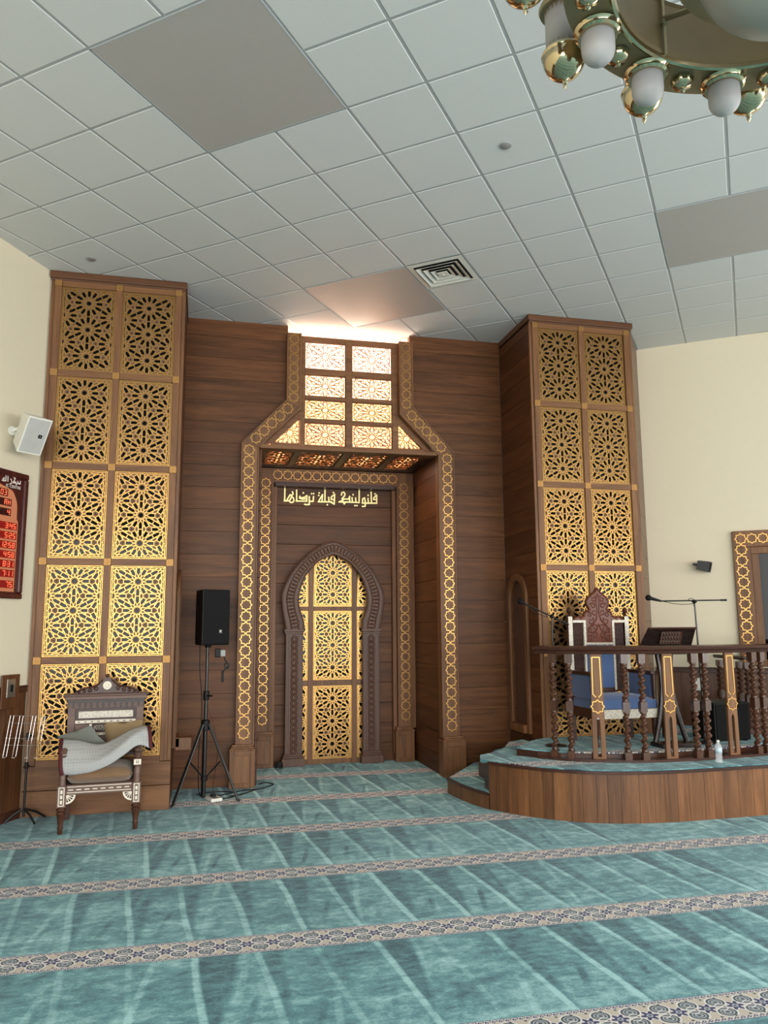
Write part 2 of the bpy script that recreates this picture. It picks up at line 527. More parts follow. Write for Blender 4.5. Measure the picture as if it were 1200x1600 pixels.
    line = M('MULTIPLY', t.smooth(z1, .0, .045), M('SUBTRACT', 1., t.smooth(z1, .10, .16)))
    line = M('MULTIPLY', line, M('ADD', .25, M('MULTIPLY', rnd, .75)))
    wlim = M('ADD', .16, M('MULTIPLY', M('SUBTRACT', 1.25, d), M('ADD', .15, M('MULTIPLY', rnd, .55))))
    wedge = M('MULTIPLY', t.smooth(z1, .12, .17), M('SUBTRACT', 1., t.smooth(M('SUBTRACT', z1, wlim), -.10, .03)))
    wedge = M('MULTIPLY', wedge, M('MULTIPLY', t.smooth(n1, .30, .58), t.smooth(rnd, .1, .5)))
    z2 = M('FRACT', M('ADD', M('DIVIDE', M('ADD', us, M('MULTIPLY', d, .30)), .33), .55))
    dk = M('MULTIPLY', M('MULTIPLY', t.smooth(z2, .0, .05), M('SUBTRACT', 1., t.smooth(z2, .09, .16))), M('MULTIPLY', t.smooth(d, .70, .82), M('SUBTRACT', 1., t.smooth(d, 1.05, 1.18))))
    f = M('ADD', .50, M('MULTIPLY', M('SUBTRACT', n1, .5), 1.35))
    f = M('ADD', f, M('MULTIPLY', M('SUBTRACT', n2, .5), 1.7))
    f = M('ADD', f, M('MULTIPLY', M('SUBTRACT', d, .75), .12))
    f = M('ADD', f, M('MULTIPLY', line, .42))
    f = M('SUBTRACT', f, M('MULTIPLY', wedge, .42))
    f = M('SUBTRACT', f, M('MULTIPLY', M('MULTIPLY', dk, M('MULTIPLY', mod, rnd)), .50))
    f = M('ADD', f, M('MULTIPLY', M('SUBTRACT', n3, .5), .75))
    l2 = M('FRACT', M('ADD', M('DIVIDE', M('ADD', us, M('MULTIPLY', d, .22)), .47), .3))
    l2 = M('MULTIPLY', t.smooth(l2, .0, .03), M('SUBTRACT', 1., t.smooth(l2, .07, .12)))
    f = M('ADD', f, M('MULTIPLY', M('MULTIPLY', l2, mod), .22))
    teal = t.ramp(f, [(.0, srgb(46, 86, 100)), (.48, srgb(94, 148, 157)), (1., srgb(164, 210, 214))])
    col = t.mix(M('MULTIPLY', n3, .14), col, srgb(120, 116, 128))
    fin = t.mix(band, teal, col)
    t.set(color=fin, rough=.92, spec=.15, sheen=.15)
    t.bump(n3, .25, .004)
    return t.m
M_carpet = carpet_mat('teal prayer carpet')

# ------------------------------------------------------------------ room plan (metres)
A = (-1.592, 8.17); B = (5.616, 8.963)
dL = (-cos(radians(62.4)), -sin(radians(62.4)))           # left wall, towards the viewer
dR = (.8, -.6)                                            # right wall, towards the viewer
L2 = (A[0]+dL[0]*16.2, A[1]+dL[1]*16.2)
R2 = (B[0]+dR[0]*11.5, B[1]+dR[1]*11.5)
L3 = (2.0, -10.5); R3 = (10.5, -7.8)
RET0 = (5.03, 8.2)                                        # wood return beside the right tower

mb = MB()
fl = [A, L2, L3, R3, R2, B, (3.9, 9.3), (2.9, 9.3), (2.9, 10.6), (.6, 10.6), (.6, 9.3), (-.5, 9.3)]
mb.prism(fl, XY, -.06, 0.)
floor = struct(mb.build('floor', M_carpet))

def wall(name, p, q, mat, z0=0, z1=H, openings=(), th=.18, parent=None):
    """upright wall from p to q (inner face on that line, room on the left-hand side walking p->q), with openings (s0,s1,z0,z1)"""
    l = hypot(q[0]-p[0], q[1]-p[1]); u = ((q[0]-p[0])/l, (q[1]-p[1])/l); n = (u[1], -u[0])
    M = Matrix(((u[0], n[0], 0, p[0]), (u[1], n[1], 0, p[1]), (0, 0, 1, 0), (0, 0, 0, 1)))
    mb = MB(); s = 0
    for (s0, s1, a, b) in sorted(openings):
        mb.box(s, s0, 0, th, z0, z1, M); mb.box(s0, s1, 0, th, z0, a, M); mb.box(s0, s1, 0, th, b, z1, M); s = s1
    mb.box(s, l, 0, th, z0, z1, M)
    return struct(mb.build(name, mat, parent)), M, l

wall('wall_left', A, L2, M_cream)
mb = MB(); mb.box(-1.80, -1.584, 8.19, 9.30, 0, H); struct(mb.build('wall_corner_left', M_cream))
wall('wall_right', R2, B, M_cream, openings=((.6, 3.0, .5, 3.6), (3.9, 6.3, .5, 3.6)))
wall('wall_rear_left', L2, L3, M_cream, openings=((.6, 4.4, .25, 4.5), (4.8, 8.6, .25, 4.5), (9.0, 11.8, .25, 4.5)))
wall('wall_rear_right', L3, R3, M_cream, openings=((.4, 4.2, .25, 4.5), (4.6, 8.4, .25, 4.5)))
wall('wall_rear_side', R3, R2, M_cream, openings=((1.2, 4.2, .5, 3.9), (5.2, 8.2, .5, 3.9)))

# ceiling : slab, lay-in tiles over a metal grid
mb = MB()
mb.prism([A, L2, L3, R3, R2, B, (3.9, 10.75), (-.5, 10.75)], XY, H+.0035, H+.12)
ceiling = struct(mb.build('ceiling', M_tbar))
room = ccw([(-1.70, 8.3), L2, L3, R3, R2, (5.7, 9.0), (3.7, 10.7), (.2, 10.7)])
G0 = (-.788, 4.779); ga = radians(-38.33); gs = .6096
e1 = (cos(ga), sin(ga)); e2 = (-sin(ga), cos(ga))
def lat(i, j): return (G0[0]+gs*(e1[0]*i+e2[0]*j), G0[1]+gs*(e1[1]*i+e2[1]*j))
panels = [(0, 0), (5, 6), (-1, 6), (5, -2), (0, -6)]
skip = {(i+a, j+b) for i, j in panels for a in (0, 1) for b in (0, 1)} | {(1, 6)}
mb = MB(); g = .011
for i in range(-16, 26):
    for j in range(-26, 16):
        if (i, j) in skip: continue
        c = lat(i+.5, j+.5)
        sq = [lat(i+g/gs, j+g/gs), lat(i+1-g/gs, j+g/gs), lat(i+1-g/gs, j+1-g/gs), lat(i+g/gs, j+1-g/gs)]
        q = clip_poly(sq, room)
        if len(q) < 3 or abs(area2(q)) < .01: continue
        if c[1] < -3: 
            mb.face([Vector((p[0], p[1], H)) for p in q]); continue
        cx = sum(p[0] for p in q)/len(q); cy = sum(p[1] for p in q)/len(q)
        top = [Vector((p[0], p[1], H+.0034)) for p in q]
        low = []
        for p in q:
            d = hypot(p[0]-cx, p[1]-cy) or 1
            low.append(Vector((p[0]-(p[0]-cx)/d*.005, p[1]-(p[1]-cy)/d*.005, H)))
        mb.face(low[::-1])
        for k in range(len(q)):
            m = (k+1) % len(q); mb.face([low[k], low[m], top[m], top[k]])
tiles = struct(mb.build('ceiling_tiles', M_tile, ceiling, recalc=False))
for o_ in (tiles,):
    bm_ = bmesh.new(); bm_.from_mesh(o_.data)
    for f_ in bm_.faces:
        if f_.normal.z > .01: f_.normal_flip()
    bm_.to_mesh(o_.data); bm_.free()

labs = ['large square grey light diffuser in the ceiling, upper left, over the open carpet',
        'wide grey light diffuser in the ceiling at the right side, above the cream wall',
        'grey light diffuser in the ceiling glowing pink in front of the lattice window']
for k, (i, j) in enumerate(panels[:3]):
    c = lat(i+1, j+1)
    t = thing('ceiling_light', labs[k], 'ceiling light', (c[0], c[1], H-.002), ga, 'ceiling light diffusers')
    mb = MB(); s = gs-.014
    mb.box(-s, s, -s, s, .0, .008); mb.build('diffuser', M_diff, t, local=True)
    mb = MB()
    for a in (0, 1, 2, 3):
        M = Matrix.Rotation(a*pi/2, 4, 'Z'); mb.box(-s-.011, s+.011, s, s+.009, -.001, .008, M)
    mb.build('frame', M_tbar, t, local=True)

# air diffuser (four-way louvre)
c = lat(1.5, 6.5)
t = thing('air_vent', 'square white ceiling air vent with nested square louvres', 'air vent', (c[0], c[1], H), ga)
mb = MB(); s = gs/2-.008
def ring(mb, so, zo, si, zi, th=.003):
    for k in range(4):
        M = Matrix.Rotation(k*pi/2, 4, 'Z')
        P = [M @ Vector(p) for p in ((-so, so, zo), (so, so, zo), (si, si, zi), (-si, si, zi))]
        mb.face(P); mb.face([p+Vector((0, 0, th)) for p in P][::-1])
        mb.face([P[0], P[1], P[1]+Vector((0,0,th)), P[0]+Vector((0,0,th))]); mb.face([P[3], P[2], P[2]+Vector((0,0,th)), P[3]+Vector((0,0,th))])
ring(mb, s, -.004, s-.05, -.006)
mb.build('frame', M_white, t, local=True)
for k, so in enumerate((.225, .165, .105)):
    mb = MB(); ring(mb, so, -.022+.002*k, so-.038, .0, .003); mb.build('louvre', M_white, t, local=True)
mb = MB(); mb.box(-.055, .055, -.055, .055, -.018, -.012); mb.sphere((0, 0, -.02), .008, 8); mb.build('centre_plate', M_white, t, local=True, bevel=.006)
mb = MB(); mb.box(-s, s, -s, s, .0015, .003); mb.build('duct', M_black, t, local=True)

for (x, y, r), lb in zip(((2.194, 5.136, .046), (-1.149, 7.782, .044)), ('round grey cover disc on the ceiling tile below the chandelier', 'round grey cover disc on the ceiling tile above the left lattice tower')):
    mb = MB(); mb.lathe([(r, 0), (r, -.006), (r*.9, -.009), (.004, -.010)], (0, 0, 0), 28)
    o = mb.build('cover_disc', M_grey, None, smooth=True); o.location = (x, y, H); tag(o, lb, 'cover disc', 'ceiling cover discs')
# ------------------------------------------------------------------ lattice towers
M_glassblk = NT('dark glass behind lattice').set(color=srgb(10, 10, 10), rough=.05, spec=.12)
PH = [5.195-.2615*k for k in range(21)]                   # plank joints of the walnut cladding
ZJ = [H]+[z for z in PH if 0.05 < z < H-.05]+[0.]

def planks(mb, u0, u1, f, d0, d1, z_lo=0., z_hi=H, hole=None, gap=.0016, joints=None):
    js = [z for z in (joints or ZJ) if z_lo < z < z_hi]
    js = [z_hi]+js+[z_lo]
    js = sorted(set(js), reverse=True)
    for a, b in zip(js, js[1:]):
        if a-b < .01: continue
        lo = u0(b) if callable(u0) else u0; lo2 = u0(a) if callable(u0) else u0
        hi = u1(b) if callable(u1) else u1; hi2 = u1(a) if callable(u1) else u1
        r = [(lo, b+gap), (hi, b+gap), (hi2, a-gap), (lo2, a-gap)]
        h = clip_poly(hole, r) if hole else []
        if len(h) >= 3 and abs(area2(h)) > 1e-4: plate(mb, r, [h], f, d0, d1)
        else: mb.prism(r, f, d0, d1)

def arch_pts(c, half, spring, apex, n=14):
    """pointed arch head from right spring to left spring"""
    pts = crom([(c+half, spring), (c+half*.93, spring+(apex-spring)*.42), (c+half*.62, spring+(apex-spring)*.80), (c, apex)], 6)
    return pts+[(2*c-x, z) for x, z in pts[-2::-1]]

NICHE = [(8.505, .60), (8.93, .60)]+arch_pts(8.7175, .2125, 2.03, 2.285)
panel_cache = {}
def screen_panel(parent, cx, cz, y, w=.53, h=.90):
    """perforated board with raised brass lines; board is the part, the brass its sub-part"""
    key = (w, h)
    if key not in panel_cache:
        reg = [(-w/2, -h/2), (w/2, -h/2), (w/2, h/2), (-w/2, h/2)]
        holes, lines = tracery(reg, (0, 0), .287)
        mb = MB(); plate(mb, reg, holes, XZ, -.006, .006)
        b = mb.build('lattice_panel', M_plate, None)
        mg = MB(); strips(mg, lines, .0072, XZ, -.0058, -.0098)
        g = mg.build('brass_tracery', M_gold, None)
        panel_cache[key] = (b.data, g.data)
        bpy.data.objects.remove(b); bpy.data.objects.remove(g)
    bd, gd = panel_cache[key]
    o = bpy.data.objects.new('lattice_panel', bd); COL.objects.link(o); o.parent = parent; o.location = (cx, y, cz)
    t = bpy.data.objects.new('brass_tracery', gd); COL.objects.link(t); t.parent = o
    return o

def tower(x, label, side, z0=0.):
    """two-column lattice tower; local origin at its front centre on the floor"""
    t = thing('lattice_tower', label, 'lattice tower', (x, 8.18, z0), 0)
    top = H-z0
    mb = MB(); hw = .672
    mb.box(-hw+.03, hw-.03, .012, .93, 0, top-.002); mb.build('core', W_dark, t, local=True)
    mb = MB(); mb.box(-hw+.06, hw-.06, .0085, .0115, .5-z0, 5.27-z0); mb.build('glass_backing', M_glassblk, t, local=True)
    # base board
    mb = MB()
    for a, b in ((0 if z0 == 0 else 0., .23-z0), (.235-z0, .455-z0)):
        if b > .02: mb.box(-hw, hw, -.028, .012, max(0, a), b)
    if z0 < .4: mb.build('base_board', W_horz, t, local=True, bevel=.004)
    else: mb.bm.free()
    # stiles, rails, bosses
    rows = [5.281-.961*k for k in range(6)]
    for cx in (-.6, 0, .6):
        mb = MB(); mb.box(cx-.0345, cx+.0345, -.030, .012, max(.46-z0, 0), 5.32-z0); mb.build('stile', W_vert, t, local=True, bevel=.004)
    for cx in (-hw+.019, hw-.019):
        mb = MB(); mb.box(cx-.018, cx+.018, -.018, .012, max(.46-z0, 0), 5.32-z0); mb.build('edge_strip', W_vert, t, local=True, bevel=.004)
    for k, z in enumerate(rows):
        z -= z0
        if z < .05: continue
        for cx in (-.3, .3):
            mb = MB(); mb.box(cx-.264, cx+.264, -.029, .012, z-.0345, z+.0345); mb.build('rail', W_horz, t, local=True, bevel=.003)
        for cx in (-.6, 0, .6) if k < 5 else ():
            mb = MB(); mb.box(cx-.035, cx+.035, -.036, -.0301, z-.035, z+.035)
            mb.prism([(cx+.02*c_, z+.02*s_) for c_, s_ in ((1, 0), (0, 1), (-1, 0), (0, -1))], XZ, -.036, -.0385)
            mb.build('brass_boss', M_boss, t, local=True, bevel=.004)
    for k in range(5):
        cz = (rows[k]+rows[k+1])/2-z0
        for cx in (-.3, .3): screen_panel(t, cx, cz, 0., .53, .892)
    # crown
    mb = MB(); mb.box(-hw-.012, hw+.012, -.05, .93, 5.33-z0, top-.001); mb.box(-hw, hw, -.038, .93, 5.305-z0, 5.333-z0); mb.build('crown', W_dark_top, t, local=True, bevel=.006)
    # side cladding with arched niche
    sx = side*hw
    mb = MB()
    niche = [(y-8.18, z-z0) for y, z in NICHE]
    planks(mb, -.002, .93, YZ, sx-side*.02, sx, 0., top, niche, joints=[z-z0 for z in ZJ])
    mb.build('side_planks', W_wally, t, local=True, bevel=.003)
    mb = MB()
    out = [(8.43-8.18, .53-z0), (9.01-8.18, .53-z0)]+[(y-8.18, z-z0) for y, z in arch_pts(8.7175, .29, 2.03, 2.37)]
    plate(mb, out, [niche], YZ, sx, sx+side*.035)
    a_ = mb.build('niche_moulding', W_vert, t, local=True, bevel=.006)
    mb = MB(); mb.box(min(sx-side*.02, sx-side*.034), max(sx-side*.02, sx-side*.034), .30, .78, .58-z0, 2.31-z0); mb.build('niche_back', W_carv, t, local=True)
    mb = MB(); q = sorted((sx-side*.018, sx+side*.07)); mb.box(q[0], q[1], .33, .745, .53-z0, .62-z0); mb.build('niche_sill', W_front, t, local=True, bevel=.004)
    if side > 0:
        mb = MB(); mb.box(sx+.03, sx+.19, .33, .50, .50, .625); mb.build('shelf_block', W_front, t, local=True, bevel=.004)
    return t
W_dark_top = wood('walnut crown', srgb(70, 42, 24), srgb(106, 68, 42), 'x', .4, var=.1)
tower(-.908, 'tall walnut lattice tower behind the inlaid armchair, against the left cream wall', 1)
tower(4.378, 'tall walnut lattice tower behind the blue throne on the platform', -1)

# ------------------------------------------------------------------ qibla wall, clad in planks
YW = 9.11; CX = 1.73
def out_l(z): return .47 if z <= 3.889 else (.47+(z-3.889)*(.52/.551) if z < 4.44 else .96)
def wall_half(name, sgn):
    mb = MB()
    js = sorted(set(ZJ+[3.889, 4.44]), reverse=True)
    for a, b in zip(ZJ, ZJ[1:]):
        mid = [z for z in (4.44, 3.889) if b < z < a]
        xs = [(out_l(a), a-.0016)]+[(out_l(z), z) for z in mid]+[(out_l(b), b+.0016)]
        e = -.24
        poly = [(e, b+.0016), (e, a-.0016)]+xs
        if sgn > 0: poly = [(2*CX-x if i > 1 else 3.705, z) for i, (x, z) in enumerate(poly)]
        mb.prism(ccw(poly), XZ, YW, YW+.03)
    o = struct(mb.build(name, W_wall, None, bevel=.004))
    mb = MB()
    bp = [(-.24, 0), (.60, 0), (.60, 3.85), (1.10, 4.36), (1.10, 5.27), (.955, 5.27), (.955, H), (-.24, H)]
    if sgn > 0: bp = [(2*CX-x if i not in (0, 7) else 3.70, z) for i, (x, z) in enumerate(bp)]
    mb.prism(ccw(bp), XZ, YW+.052, YW+.12)
    bp2 = [(x, z) for x, z in bp if not 0]
    struct(mb.build(name+'_backing', W_dark, o))
    return o
wall_half('wall_back_left', -1); wall_half('wall_back_right', 1)

# niche side and back walls
YB = 10.33
mb = MB(); planks(mb, YW+.0, YB, YZ, .64, .67, 0, 3.84); wnl = struct(mb.build('wall_niche_left', W_wally, None, bevel=.003)); mb = MB(); mb.box(.58, .639, YW+.13, YB+.1, 0, 3.84); struct(mb.build('wall_niche_left_backing', W_dark, wnl))
mb = MB(); planks(mb, YW+.0, YB, YZ, 2.83, 2.86, 0, 3.84); wnl = struct(mb.build('wall_niche_right', W_wally, None, bevel=.003)); mb = MB(); mb.box(2.861, 2.92, YW+.13, YB+.1, 0, 3.84); struct(mb.build('wall_niche_right_backing', W_dark, wnl))
mb = MB(); planks(mb, .66, 2.84, XZ, YB, YB+.04, 0, 3.84); wnl = struct(mb.build('wall_niche_back', W_wall, None, bevel=.003)); mb = MB(); mb.box(.64, 2.86, YB+.041, YB+.1, 0, 3.84); struct(mb.build('wall_niche_back_backing', W_dark, wnl))
# return wall beside the right tower
M_ = None
l = hypot(B[0]-RET0[0], B[1]-RET0[1]); u = ((B[0]-RET0[0])/l, (B[1]-RET0[1])/l)
def RETF(a, b, d): return Vector((RET0[0]+u[0]*a+u[1]*d, RET0[1]+u[1]*a-u[0]*d, b))
mb = MB(); planks(mb, 0., l-.01, RETF, 0., -.03); struct(mb.build('wall_return_right', wood('glancing sheen walnut planks', srgb(96, 74, 58), srgb(134, 108, 88), 'x', .45, var=.12), None, bevel=.003))  # pale grey of the glancing sheen is put into the plank colour
mb = MB(); mb.prism([(0., 0.), (l-.01, 0.), (l-.01, H), (0., H)], RETF, -.031, -.06); struct(mb.build('wall_return_right_backing', W_dark))

# ------------------------------------------------------------------ portal frame round the niche
def frame_piece(mb, q, y0, y1): mb.prism(ccw(q), XZ, y0, y1)
pf = thing('portal_frame', 'tall stepped walnut portal frame with brass star bands around the niche', 'portal frame', (CX, YW, 0))
yf = 9.03
for sgn in (1, -1):
    R_ = (lambda p: p) if sgn > 0 else (lambda p: (2*CX-p[0], p[1]))
    o1 = [(.422, .44), (.422, 3.889), (.942, 4.44), (.942, 5.285)]
    i1 = [(.632, .44), (.632, 3.842), (1.118, 4.335), (1.118, 5.285)]
    mb = MB()
    for k in range(3): frame_piece(mb, [R_(p) for p in (o1[k], i1[k], i1[k+1], o1[k+1])], yf, YW+.05)
    jamb = mb.build('jamb', W_vert, pf, bevel=.003)
    mb = MB()                                               # raised edge mouldings
    for pa, off, w_ in ((o1, 1, .018), (i1, -1, .022)):
        pb = [(x+off*w_*(1. if k in (0, 3) else .8), z-(off*w_*.55 if k in (1, 2) else 0)) for k, (x, z) in enumerate(pa)]
        for k in range(3): frame_piece(mb, [R_(p) for p in (pa[k], pb[k], pb[k+1], pa[k+1])], yf-.012, yf+.002)
    mb.build('edge_moulding', W_vert, jamb, bevel=.003)
    ch = [(.515, .515), (.515, 3.87)], [(.545, 3.905), (1.005, 4.378)], [(1.03, 4.415), (1.03, 5.265)]
    for c_ in ch:
        mb = MB(); strips(mb, star_chain([R_(p) for p in c_], .129), .0088, XZ, yf, yf-.0028); mb.build('brass_stars', M_gold, jamb)
    # pedestal
    mb = MB(); x0, x1 = sorted((R_((.362, 0))[0], R_((.640, 0))[0])); xm = sorted((R_((.39, 0))[0], R_((.612, 0))[0]))
    y0 = 8.985
    mb.box(x0, x1, y0, YW+.05, 0, .40)
    for a, b, c_, d in ((x0, x0+.05, .0, .40), (x1-.05, x1, 0, .40), (x0+.05, x1-.05, 0, .055), (x0+.05, x1-.05, .345, .40)): mb.box(a, b, y0-.012, y0+.001, c_, d)
    mb.box(x0-.004, x1+.004, y0-.016, YW+.05, .40, .418); mb.box(x0+.012, x1-.012, y0+.0, YW+.05, .418, .438); mb.box(x0+.025, x1-.025, y0+.014, YW+.05, .438, .462)
    mb.build('pedestal', W_vert, pf, bevel=.004)
# return reveals of the jambs into the niche
# ------------------------------------------------------------------ lattice window above the niche
lw = thing('lattice_window', 'backlit lattice window with glowing amber panes above the niche', 'window', (CX, 9.14, 3.85))
mb = MB(); yv = 9.115
CW = 1.727
def wx(x): return x
vert = [(1.118, 1.177), (1.680, 1.763), (2.268, 2.342)]
for a, b in vert: mb.box(a, b, yv, yv+.06, 3.885, 5.289)
for a, b in ((5.222, 5.289), (4.803, 4.883), (4.486, 4.538), (4.199, 4.249), (3.885, 3.920)):
    mb.box(1.177, 1.680, yv+.001, yv+.058, a, b); mb.box(1.763, 2.268, yv+.001, yv+.058, a, b)
for sg in (1, -1):
    q = [(.655, 3.885), (.80, 3.93), (1.10, 4.225), (1.119, 4.225), (1.125, 4.42)]; r = [(.74, 3.885), (1.118, 3.885), (1.118, 3.925), (.79, 3.925)]
    F = lambda p: p if sg > 0 else (3.457-p[0], p[1])
    mb.prism(ccw([F(p) for p in r]), XZ, yv, yv+.06); mb.prism(ccw([F(p) for p in q]), XZ, yv, yv+.06)
mb.build('window_frame', W_horz, lw, bevel=.004)
mb = MB(); mb.box(.64, 2.82, 9.035, 9.20, 3.838, 3.884); mb.build('beam', W_horz, lw, bevel=.005)
def pane_mat(name, c):
    t = NT(name); n = t.noise(t.obj((3, 3, 5)), 2., 3)
    tr = t.new('ShaderNodeBsdfTranslucent'); t.link(t.mix(n, tuple(v*.82 for v in c[:3])+(1,), c), tr.inputs[0])
    gl = t.new('ShaderNodeBsdfGlossy'); gl.inputs['Roughness'].default_value = .15
    mx = t.new('ShaderNodeMixShader'); mx.inputs[0].default_value = .05
    t.link(tr.outputs[0], mx.inputs[1]); t.link(gl.outputs[0], mx.inputs[2])
    t.link(mx.outputs[0], t.n['Material Output'].inputs[0]); return t.m
M_pane = [pane_mat('glass white glow tint', (1, .99, .97, 1)), pane_mat('glass straw glow tint', (.80, .75, .62, 1)), pane_mat('glass amber glow tint', (.76, .68, .48, 1)), pane_mat('glass orange glow tint', (.70, .58, .45, 1))]  # tints carry the backlight's fall from white at the top to orange below
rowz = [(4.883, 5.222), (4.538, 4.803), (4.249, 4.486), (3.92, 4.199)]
for k, (a, b) in enumerate(rowz):
    for c0, c1 in ((1.177, 1.680), (1.763, 2.268)):
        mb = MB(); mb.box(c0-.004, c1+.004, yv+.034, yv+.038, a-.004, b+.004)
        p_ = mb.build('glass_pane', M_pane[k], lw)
        reg = [(c0, a), (c1, a), (c1, b), (c0, b)]
        sz = (b-a)/.33
        _, ln = tracery(reg, ((c0+c1)/2, (a+b)/2), .288, 1., sz, border=.012)
        mb = MB(); strips(mb, ln, .0068, XZ, yv+.034, yv+.024); mb.build('lattice', W_red, p_)
for sg in (1, -1):
    F = lambda p: p if sg > 0 else (3.457-p[0], p[1])
    reg = ccw([F(p) for p in ((.80, 3.93), (1.112, 3.93), (1.112, 4.255))])
    mb = MB(); mb.prism(reg, XZ, yv+.034, yv+.038); p_ = mb.build('glass_pane', M_pane[2], lw)
    _, ln = tracery(reg, F((1.0, 4.06)), .288, 1, 1, border=.010)
    mb = MB(); strips(mb, ln, .0068, XZ, yv+.034, yv+.024); mb.build('lattice', W_red, p_)
# soffit with four perforated panels
so = thing('soffit_screen', 'perforated wooden soffit with four lattice panels over the niche', 'soffit', (CX, 9.7, 3.85))
xs = [(.735, 1.075), (1.147, 1.675), (1.762, 2.270), (2.345, 2.70)]
mb = MB()
for a, b in ((.655, .735), (1.075, 1.147), (1.675, 1.762), (2.270, 2.345), (2.70, 2.845)): mb.box(a, b, 9.201, 10.03, 3.845, 3.875)
mb.box(.655, 2.845, 10.03, YB+.02, 3.845, 3.875); mb.build('soffit_frame', W_dark, so, bevel=.003)
XYs = lambda a, b, d: Vector((a, b, d))
for a, b in xs:
    reg = [(a, 9.201), (b, 9.201), (b, 10.03), (a, 10.03)]
    hl, ln = tracery(reg, ((a+b)/2, 9.615), .287)
    mb = MB(); plate(mb, reg, hl, XYs, 3.856, 3.860); p_ = mb.build('soffit_panel', W_red, so)
    mb = MB(); strips(mb, ln, .006, XYs, 3.856, 3.853); mb.build('brass_tracery', M_boss, p_)
# daylight shaft behind the window
mb = MB(); mb.box(.60, .655, 9.15, 10.62, 3.88, H); mb.box(2.845, 2.90, 9.15, 10.62, 3.88, H)
M_shaft = plain('pale wood shaft lining', srgb(206, 160, 112), .6)
struct(mb.build('wall_shaft_side', M_shaft))
wb, _, _ = wall('wall_shaft_back', (2.90, 10.62), (.60, 10.62), M_shaft, 3.88, H, openings=((.45, 1.85, .25+3.88, H-.06),), th=.1)

# ------------------------------------------------------------------ inner frame
nf = thing('niche_frame', 'inner walnut frame with brass star band around the arched door', 'niche frame', (CX, 10.25, 0))
y1 = 10.20
for sgn in (1, -1):
    R_ = (lambda p: p) if sgn > 0 else (lambda p: (3.50-p[0], p[1]))
    mb = MB(); frame_piece(mb, [R_(p) for p in ((.672, .42), (.912, .42), (.912, 3.84), (.672, 3.84))], y1, YB-.001); j = mb.build('jamb', W_vert, nf, bevel=.003)
    mb = MB()
    for a, b in ((.672, .716), (.884, .912)): frame_piece(mb, [R_(p) for p in ((a, .44), (b, .44), (b, 3.64), (a, 3.64))], y1-.012, y1+.002)
    frame_piece(mb, [R_(p) for p in ((.914, .1), (.965, .1), (.965, 3.60), (.914, 3.60))], y1+.05, YB-.002)
    mb.build('edge_moulding', W_vert, j, bevel=.003)
    mb = MB(); strips(mb, star_chain([R_((.808, .52)), R_((.808, 3.70))], .1275),   .0082, XZ, y1, y1-.0028); mb.build('brass_stars', M_gold, j)
    mb = MB(); x0, x1 = sorted((R_((.705, 0))[0], R_((.955, 0))[0])); y0 = y1-.035
    mb.box(x0, x1, y0, YB-.001, 0, .385)
    for a, b, c_, d in ((x0, x0+.045, 0, .385), (x1-.045, x1, 0, .385), (x0+.045, x1-.045, 0, .05), (x0+.045, x1-.045, .335, .385)): mb.box(a, b, y0-.01, y0+.001, c_, d)
    mb.box(x0-.006, x1+.006, y0-.016, YB-.001, .385, .402); mb.box(x0+.012, x1-.012, y0, YB-.001, .402, .44)
    mb.build('pedestal', W_vert, nf, bevel=.004)
mb = MB(); frame_piece(mb, [(.913, 3.642), (2.587, 3.642), (2.587, 3.84), (.913, 3.84)], y1, YB-.001); hd = mb.build('head', W_horz, nf, bevel=.003)
mb = MB(); frame_piece(mb, [(.93, 3.60), (2.57, 3.60), (2.57, 3.66), (.93, 3.66)], y1-.012, YB-.002); mb.build('head_moulding', W_dark, hd, bevel=.003)
mb = MB(); strips(mb, star_chain([(.90, 3.752), (2.60, 3.752)], .1275),   .0082, XZ, y1, y1-.0028); mb.build('brass_stars', M_gold, hd)

# ------------------------------------------------------------------ arched lattice door
dr = thing('arched_lattice_door', 'horseshoe arched door of brass lattice panels at the back of the niche', 'door', (1.717, 10.25, 0))
DC = 1.717
K = .001215; KZ = .001222
def cv(l): return [(x*K, 2.868-(y-105)*KZ) for x, y in l]
outr = crom(cv([(0, 103), (95, 132), (262, 240), (440, 430), (545, 640), (550, 800), (522, 960), (506, 1052)]), 8)
innr = crom(cv([(0, 240), (100, 278), (200, 345), (318, 490), (378, 680), (372, 830), (330, 950), (322, 1052)]), 8)
ring_poly = [(DC+x, z) for x, z in outr]+[(DC+x, z) for x, z in innr[::-1]]
ya, yb = 10.185, 10.305
for sg in (1, -1):
    pass
mb = MB()
for sg in (1, -1):
    for k in range(len(outr)-1):
        q = [(DC+sg*outr[k][0], outr[k][1]), (DC+sg*outr[k+1][0], outr[k+1][1]), (DC+sg*innr[k+1][0], innr[k+1][1]), (DC+sg*innr[k][0], innr[k][1])]
        A_ = [Vector((x, ya, z)) for x, z in q]; B_ = [Vector((x, yb, z)) for x, z in q]
        mb.face(A_); mb.face(B_[::-1]); mb.face([A_[0], A_[1], B_[1], B_[0]]); mb.face([A_[2], A_[3], B_[3], B_[2]])
    mb.face([Vector((DC+sg*x, y, z)) for (x, z), y in ((outr[-1], ya), (innr[-1], ya), (innr[-1], yb), (outr[-1], yb))])
bmesh.ops.remove_doubles(mb.bm, verts=mb.bm.verts[:], dist=1e-4)
ar = mb.build('arch', W_carv, dr)
mb = MB()                                                   # edge beads and carved interlace
def side_path(pts, sg, y): return [Vector((DC+sg*x, y, z)) for x, z in pts]
for pts, r in ((outr, .013), (innr, .010)):
    loop = side_path(pts, 1, ya)[::-1]+side_path(pts, -1, ya)[1:]
    mb.tube(loop, r, 8)
mid = [((a[0]+b[0])/2, (a[1]+b[1])/2) for a, b in zip(outr, innr)]
